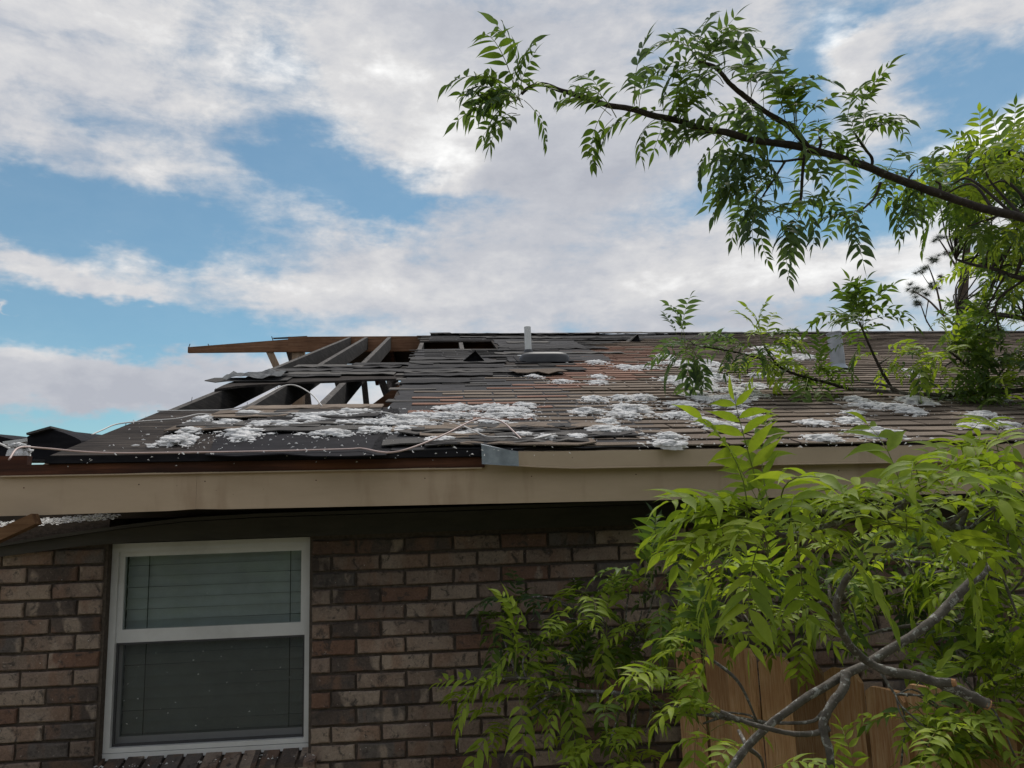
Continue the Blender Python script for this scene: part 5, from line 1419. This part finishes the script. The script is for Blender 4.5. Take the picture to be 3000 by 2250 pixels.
MID = [(1520, 1985, 2.6, 4, 0.95, A, None), (1515, 1980, 2.6, 2, 1.0, U, None), (1520, 1995, 2.6, 3, 0.95, SD, LEFT), (1640, 2025, 2.6, 3, 0.9, H, None), (1500, 2130, 2.6, 3, 0.9, H, LEFT), (1560, 2060, 2.6, 2, 0.9, A, None), (1780, 1842, 2.76, 5, 0.95, A, None), (1790, 1840, 2.74, 2, 1.0, U, None),
       (1880, 1790, 2.72, 4, 0.95, A, None), (1920, 1720, 2.7, 5, 0.95, A, None), (1900, 1680, 2.7, 3, 1.0, U, None), (2060, 1790, 2.65, 5, 0.95, A, None), (1990, 1850, 2.6, 4, 0.95, SD, None), (2080, 1930, 2.3, 4, 0.95, A, LEFT), (2070, 1920, 2.3, 3, 1.0, U, None), (2000, 1990, 2.4, 4, 0.95, SD, LEFT),
       (1960, 2070, 2.5, 3, 0.9, A, None), (1890, 2150, 2.5, 4, 0.95, SD, LEFT), (1840, 2190, 2.45, 3, 0.9, H, None), (2060, 2120, 2.3, 3, 0.9, A, None), (2110, 2085, 2.2, 3, 0.95, A, LEFT), (2180, 2180, 2.1, 3, 0.95, H, LEFT), (2240, 2270, 2.0, 3, 0.95, A, None), (2520, 2290, 1.9, 2, 0.9, SD, None),
       (2660, 2040, 2.15, 3, 0.95, SD, 0.3), (2720, 2140, 2.1, 5, 0.95, SD, None), (2820, 2130, 2.15, 6, 0.95, A, None), (2900, 2200, 2.1, 6, 1.0, A, None), (2760, 2230, 2.05, 4, 1.0, SD, None), (2900, 1960, 2.3, 6, 0.95, A, None), (2940, 1860, 2.35, 6, 0.95, A, None), (2970, 2060, 2.2, 6, 0.95, A, None), (2830, 1890, 2.4, 4, 0.9, A, None),
       (2680, 1690, 2.5, 4, 0.9, A, None), (2800, 1730, 2.5, 5, 0.95, A, None), (2900, 1650, 2.3, 6, 0.95, A, None), (2960, 1740, 2.3, 6, 0.95, A, None), (2400, 1690, 2.5, 4, 0.9, A, None), (2290, 1750, 2.5, 5, 0.95, A, None), (2570, 1850, 2.6, 4, 0.9, A, None), (2200, 1830, 2.55, 5, 0.95, SD, None),
       (2150, 1720, 2.5, 5, 0.95, A, None), (2060, 1670, 2.55, 4, 0.95, A, None), (2350, 1830, 2.6, 4, 0.9, SD, None), (2680, 1800, 2.6, 3, 0.9, SD, None), (2560, 1740, 2.6, 4, 0.9, A, None), (2450, 1800, 2.7, 3, 0.85, A, None), (2990, 1960, 2.2, 4, 0.95, A, None), (2640, 2240, 2.1, 2, 0.95, SD, None), (2980, 2230, 2.0, 5, 1.0, A, None), (2760, 2060, 2.3, 3, 0.9, SD, None), (2860, 1800, 2.4, 5, 0.95, A, None), (2980, 1800, 2.2, 5, 1.0, A, None), (2900, 2080, 2.2, 5, 1.0, A, None), (2620, 1640, 2.4, 4, 0.9, A, None), (2780, 1640, 2.3, 5, 0.95, A, None), (2480, 1640, 2.5, 4, 0.9, A, None), (1420, 2030, 2.6, 2, 0.95, SD, LEFT), (1620, 2150, 2.55, 3, 0.9, H, None), (1740, 2080, 2.55, 3, 0.9, A, None), (1780, 2200, 2.5, 3, 0.9, SD, None), (1560, 1900, 2.65, 3, 0.9, A, None), (1660, 1860, 2.7, 4, 0.9, A, None), (1720, 1760, 2.75, 3, 0.9, A, None)]
fl_.k, fl_.m = 0.78, 1.3
for (px, py, d, n, sz, w, az) in MID:
    fl_.cluster(at(px, py, d), n, sz, 'leaf_lit' if rng.random() < 0.8 else 'leaf_mid', w, az, 1.3)
BACK = [(1500, 1760, 3.15), (1540, 1830, 3.1), (1470, 1860, 3.15), (1620, 1880, 3.1), (1700, 1930, 3.0), (1680, 1800, 3.05), (1780, 1960, 2.95), (1830, 1900, 2.95), (1960, 1620, 3.0), (2060, 1580, 3.0), (2000, 1740, 2.95), (2140, 1620, 2.95), (2250, 1680, 2.9), (2380, 1620, 2.9), (2450, 1700, 2.95), (2560, 1690, 2.9), (2700, 1740, 2.8), (2840, 1620, 2.8), (2920, 1560, 2.7), (2600, 1780, 2.85), (2350, 1760, 2.85), (2800, 1830, 2.7), (2950, 1900, 2.6), (1900, 1960, 2.85), (1600, 2000, 3.0), (1760, 2060, 2.9), (2900, 1750, 2.7), (2990, 1660, 2.7), (2700, 1660, 2.75)]
fl_.m = 1.2
for (px, py, d) in BACK:
    fl_.cluster(at(px, py, d), 5, rng.uniform(0.8, 0.95), rng.choice(['leaf_mid', 'leaf_mid', 'leaf_shaded']), A)
fl_.finish()

# --- the pine standing far behind the house
pb = at(2800, 1100, 26.0); pine = empty('pine_tree', (pb.x, pb.y, GZ))
tag(pine, 'distant pine with tufted needle clusters rising behind the roof on the right', 'tree')
def pv(px, py, d=26.0): return at(px, py, d)-Vector((pb.x, pb.y, GZ))
q = at(2812, 985, 26.0)
tr_ = MB(); tr_.tube([Vector((0.25, 0, -0.2)), Vector((0.2, 0, 2.5)), pv(2812, 985), pv(2822, 850), pv(2835, 700), pv(2850, 560)], [0.24, 0.22, 0.19, 0.15, 0.10, 0.05], 12, bump=0.1)
tr_.build('trunk', M['pine_bark'], pine, True)
tufts = [(2718, 770, 0.42), (2700, 795, 0.30), (2672, 845, 0.36), (2700, 860, 0.36), (2735, 850, 0.34), (2690, 885, 0.3), (2750, 700, 0.32), (2790, 695, 0.36), (2820, 705, 0.36), (2810, 735, 0.34), (2850, 660, 0.4), (2880, 720, 0.4), (2740, 820, 0.26), (2770, 740, 0.28), (2900, 640, 0.45)]
bp = {(0): [(2822, 850), (2790, 960), (2740, 900), (2710, 870)]}
for pts, r in (([(2815, 970), (2760, 920), (2720, 880), (2672, 850)], 0.05), ([(2760, 920), (2745, 850), (2730, 805), (2718, 775)], 0.035), ([(2720, 880), (2712, 930), (2715, 945)], 0.02), ([(2825, 830), (2800, 780), (2770, 730), (2750, 700)], 0.045), ([(2800, 780), (2805, 740), (2815, 710)], 0.03), ([(2835, 720), (2860, 690), (2890, 650)], 0.035), ([(2828, 800), (2860, 750), (2880, 725)], 0.03), ([(2745, 850), (2720, 830), (2700, 800)], 0.02), ([(2740, 980), (2715, 940), (2700, 900), (2690, 885)], 0.03)):
    P = spline([pv(*p, 26.0+rng.uniform(-.4, .4)) for p in pts], 5)
    MB().tube(P, [r*(1-0.6*i/(len(P)-1)) for i in range(len(P))], 6).build('branch', M['pine_bark'], pine, True)
for i, (px, py, R_) in enumerate(tufts):
    c = pv(px, py, 26.0+rng.uniform(-.5, .5)); mb = MB(); rd = random.Random(i+40)
    for sub in range(5):
        cc = c+Vector((rd.uniform(-1, 1), rd.uniform(-1, 1), rd.uniform(-.7, .7)))*R_*0.55
        for k in range(110):
            d = Vector((rd.gauss(0, 1), rd.gauss(0, 1), rd.gauss(0.25, 0.9))).normalized()
            l = R_*rd.uniform(0.45, 0.75); s_ = d.orthogonal().normalized()*0.006
            o = len(mb.v); mb.v += [tuple(cc-s_), tuple(cc+s_), tuple(cc+d*l+Vector((0, 0, -0.04*l)))]
            mb.f.append((o, o+1, o+2)); mb.mi.append(0)
    mb.build('needle_tuft', M['needle'], pine)

# ------------------------------------------------------------------ tree mass added out of view behind the viewer to block low sky light
wd = MB(); rd = random.Random(77)
for k in range(42000):
    x = rd.uniform(-30, 30); col = noise.noise((x*0.22, 0.3, 0))
    hgt = 4.7+1.8*col+1.1*noise.noise((x*0.9, 4, 1))
    z = GZ+hgt*rd.random()**0.8; y = -13.5+rd.gauss(0, 1.2)-abs(x)*0.05
    p = Vector((x, y, z)); a = Vector((rd.gauss(0, 1), rd.gauss(0, 1), rd.gauss(0, 1))).normalized(); b = a.orthogonal().normalized()
    l = rd.uniform(0.2, 0.44); o = len(wd.v)
    wd.v += [tuple(p-a*l), tuple(p+b*l*0.5), tuple(p+a*l), tuple(p-b*l*0.5)]; wd.f.append((o, o+1, o+2, o+3)); wd.mi.append(0)
tag(wd.build('added_woodland', M['leaf_shaded']), 'dark tree mass added behind the viewer to block low sky', 'added_woodland', kind='stuff')
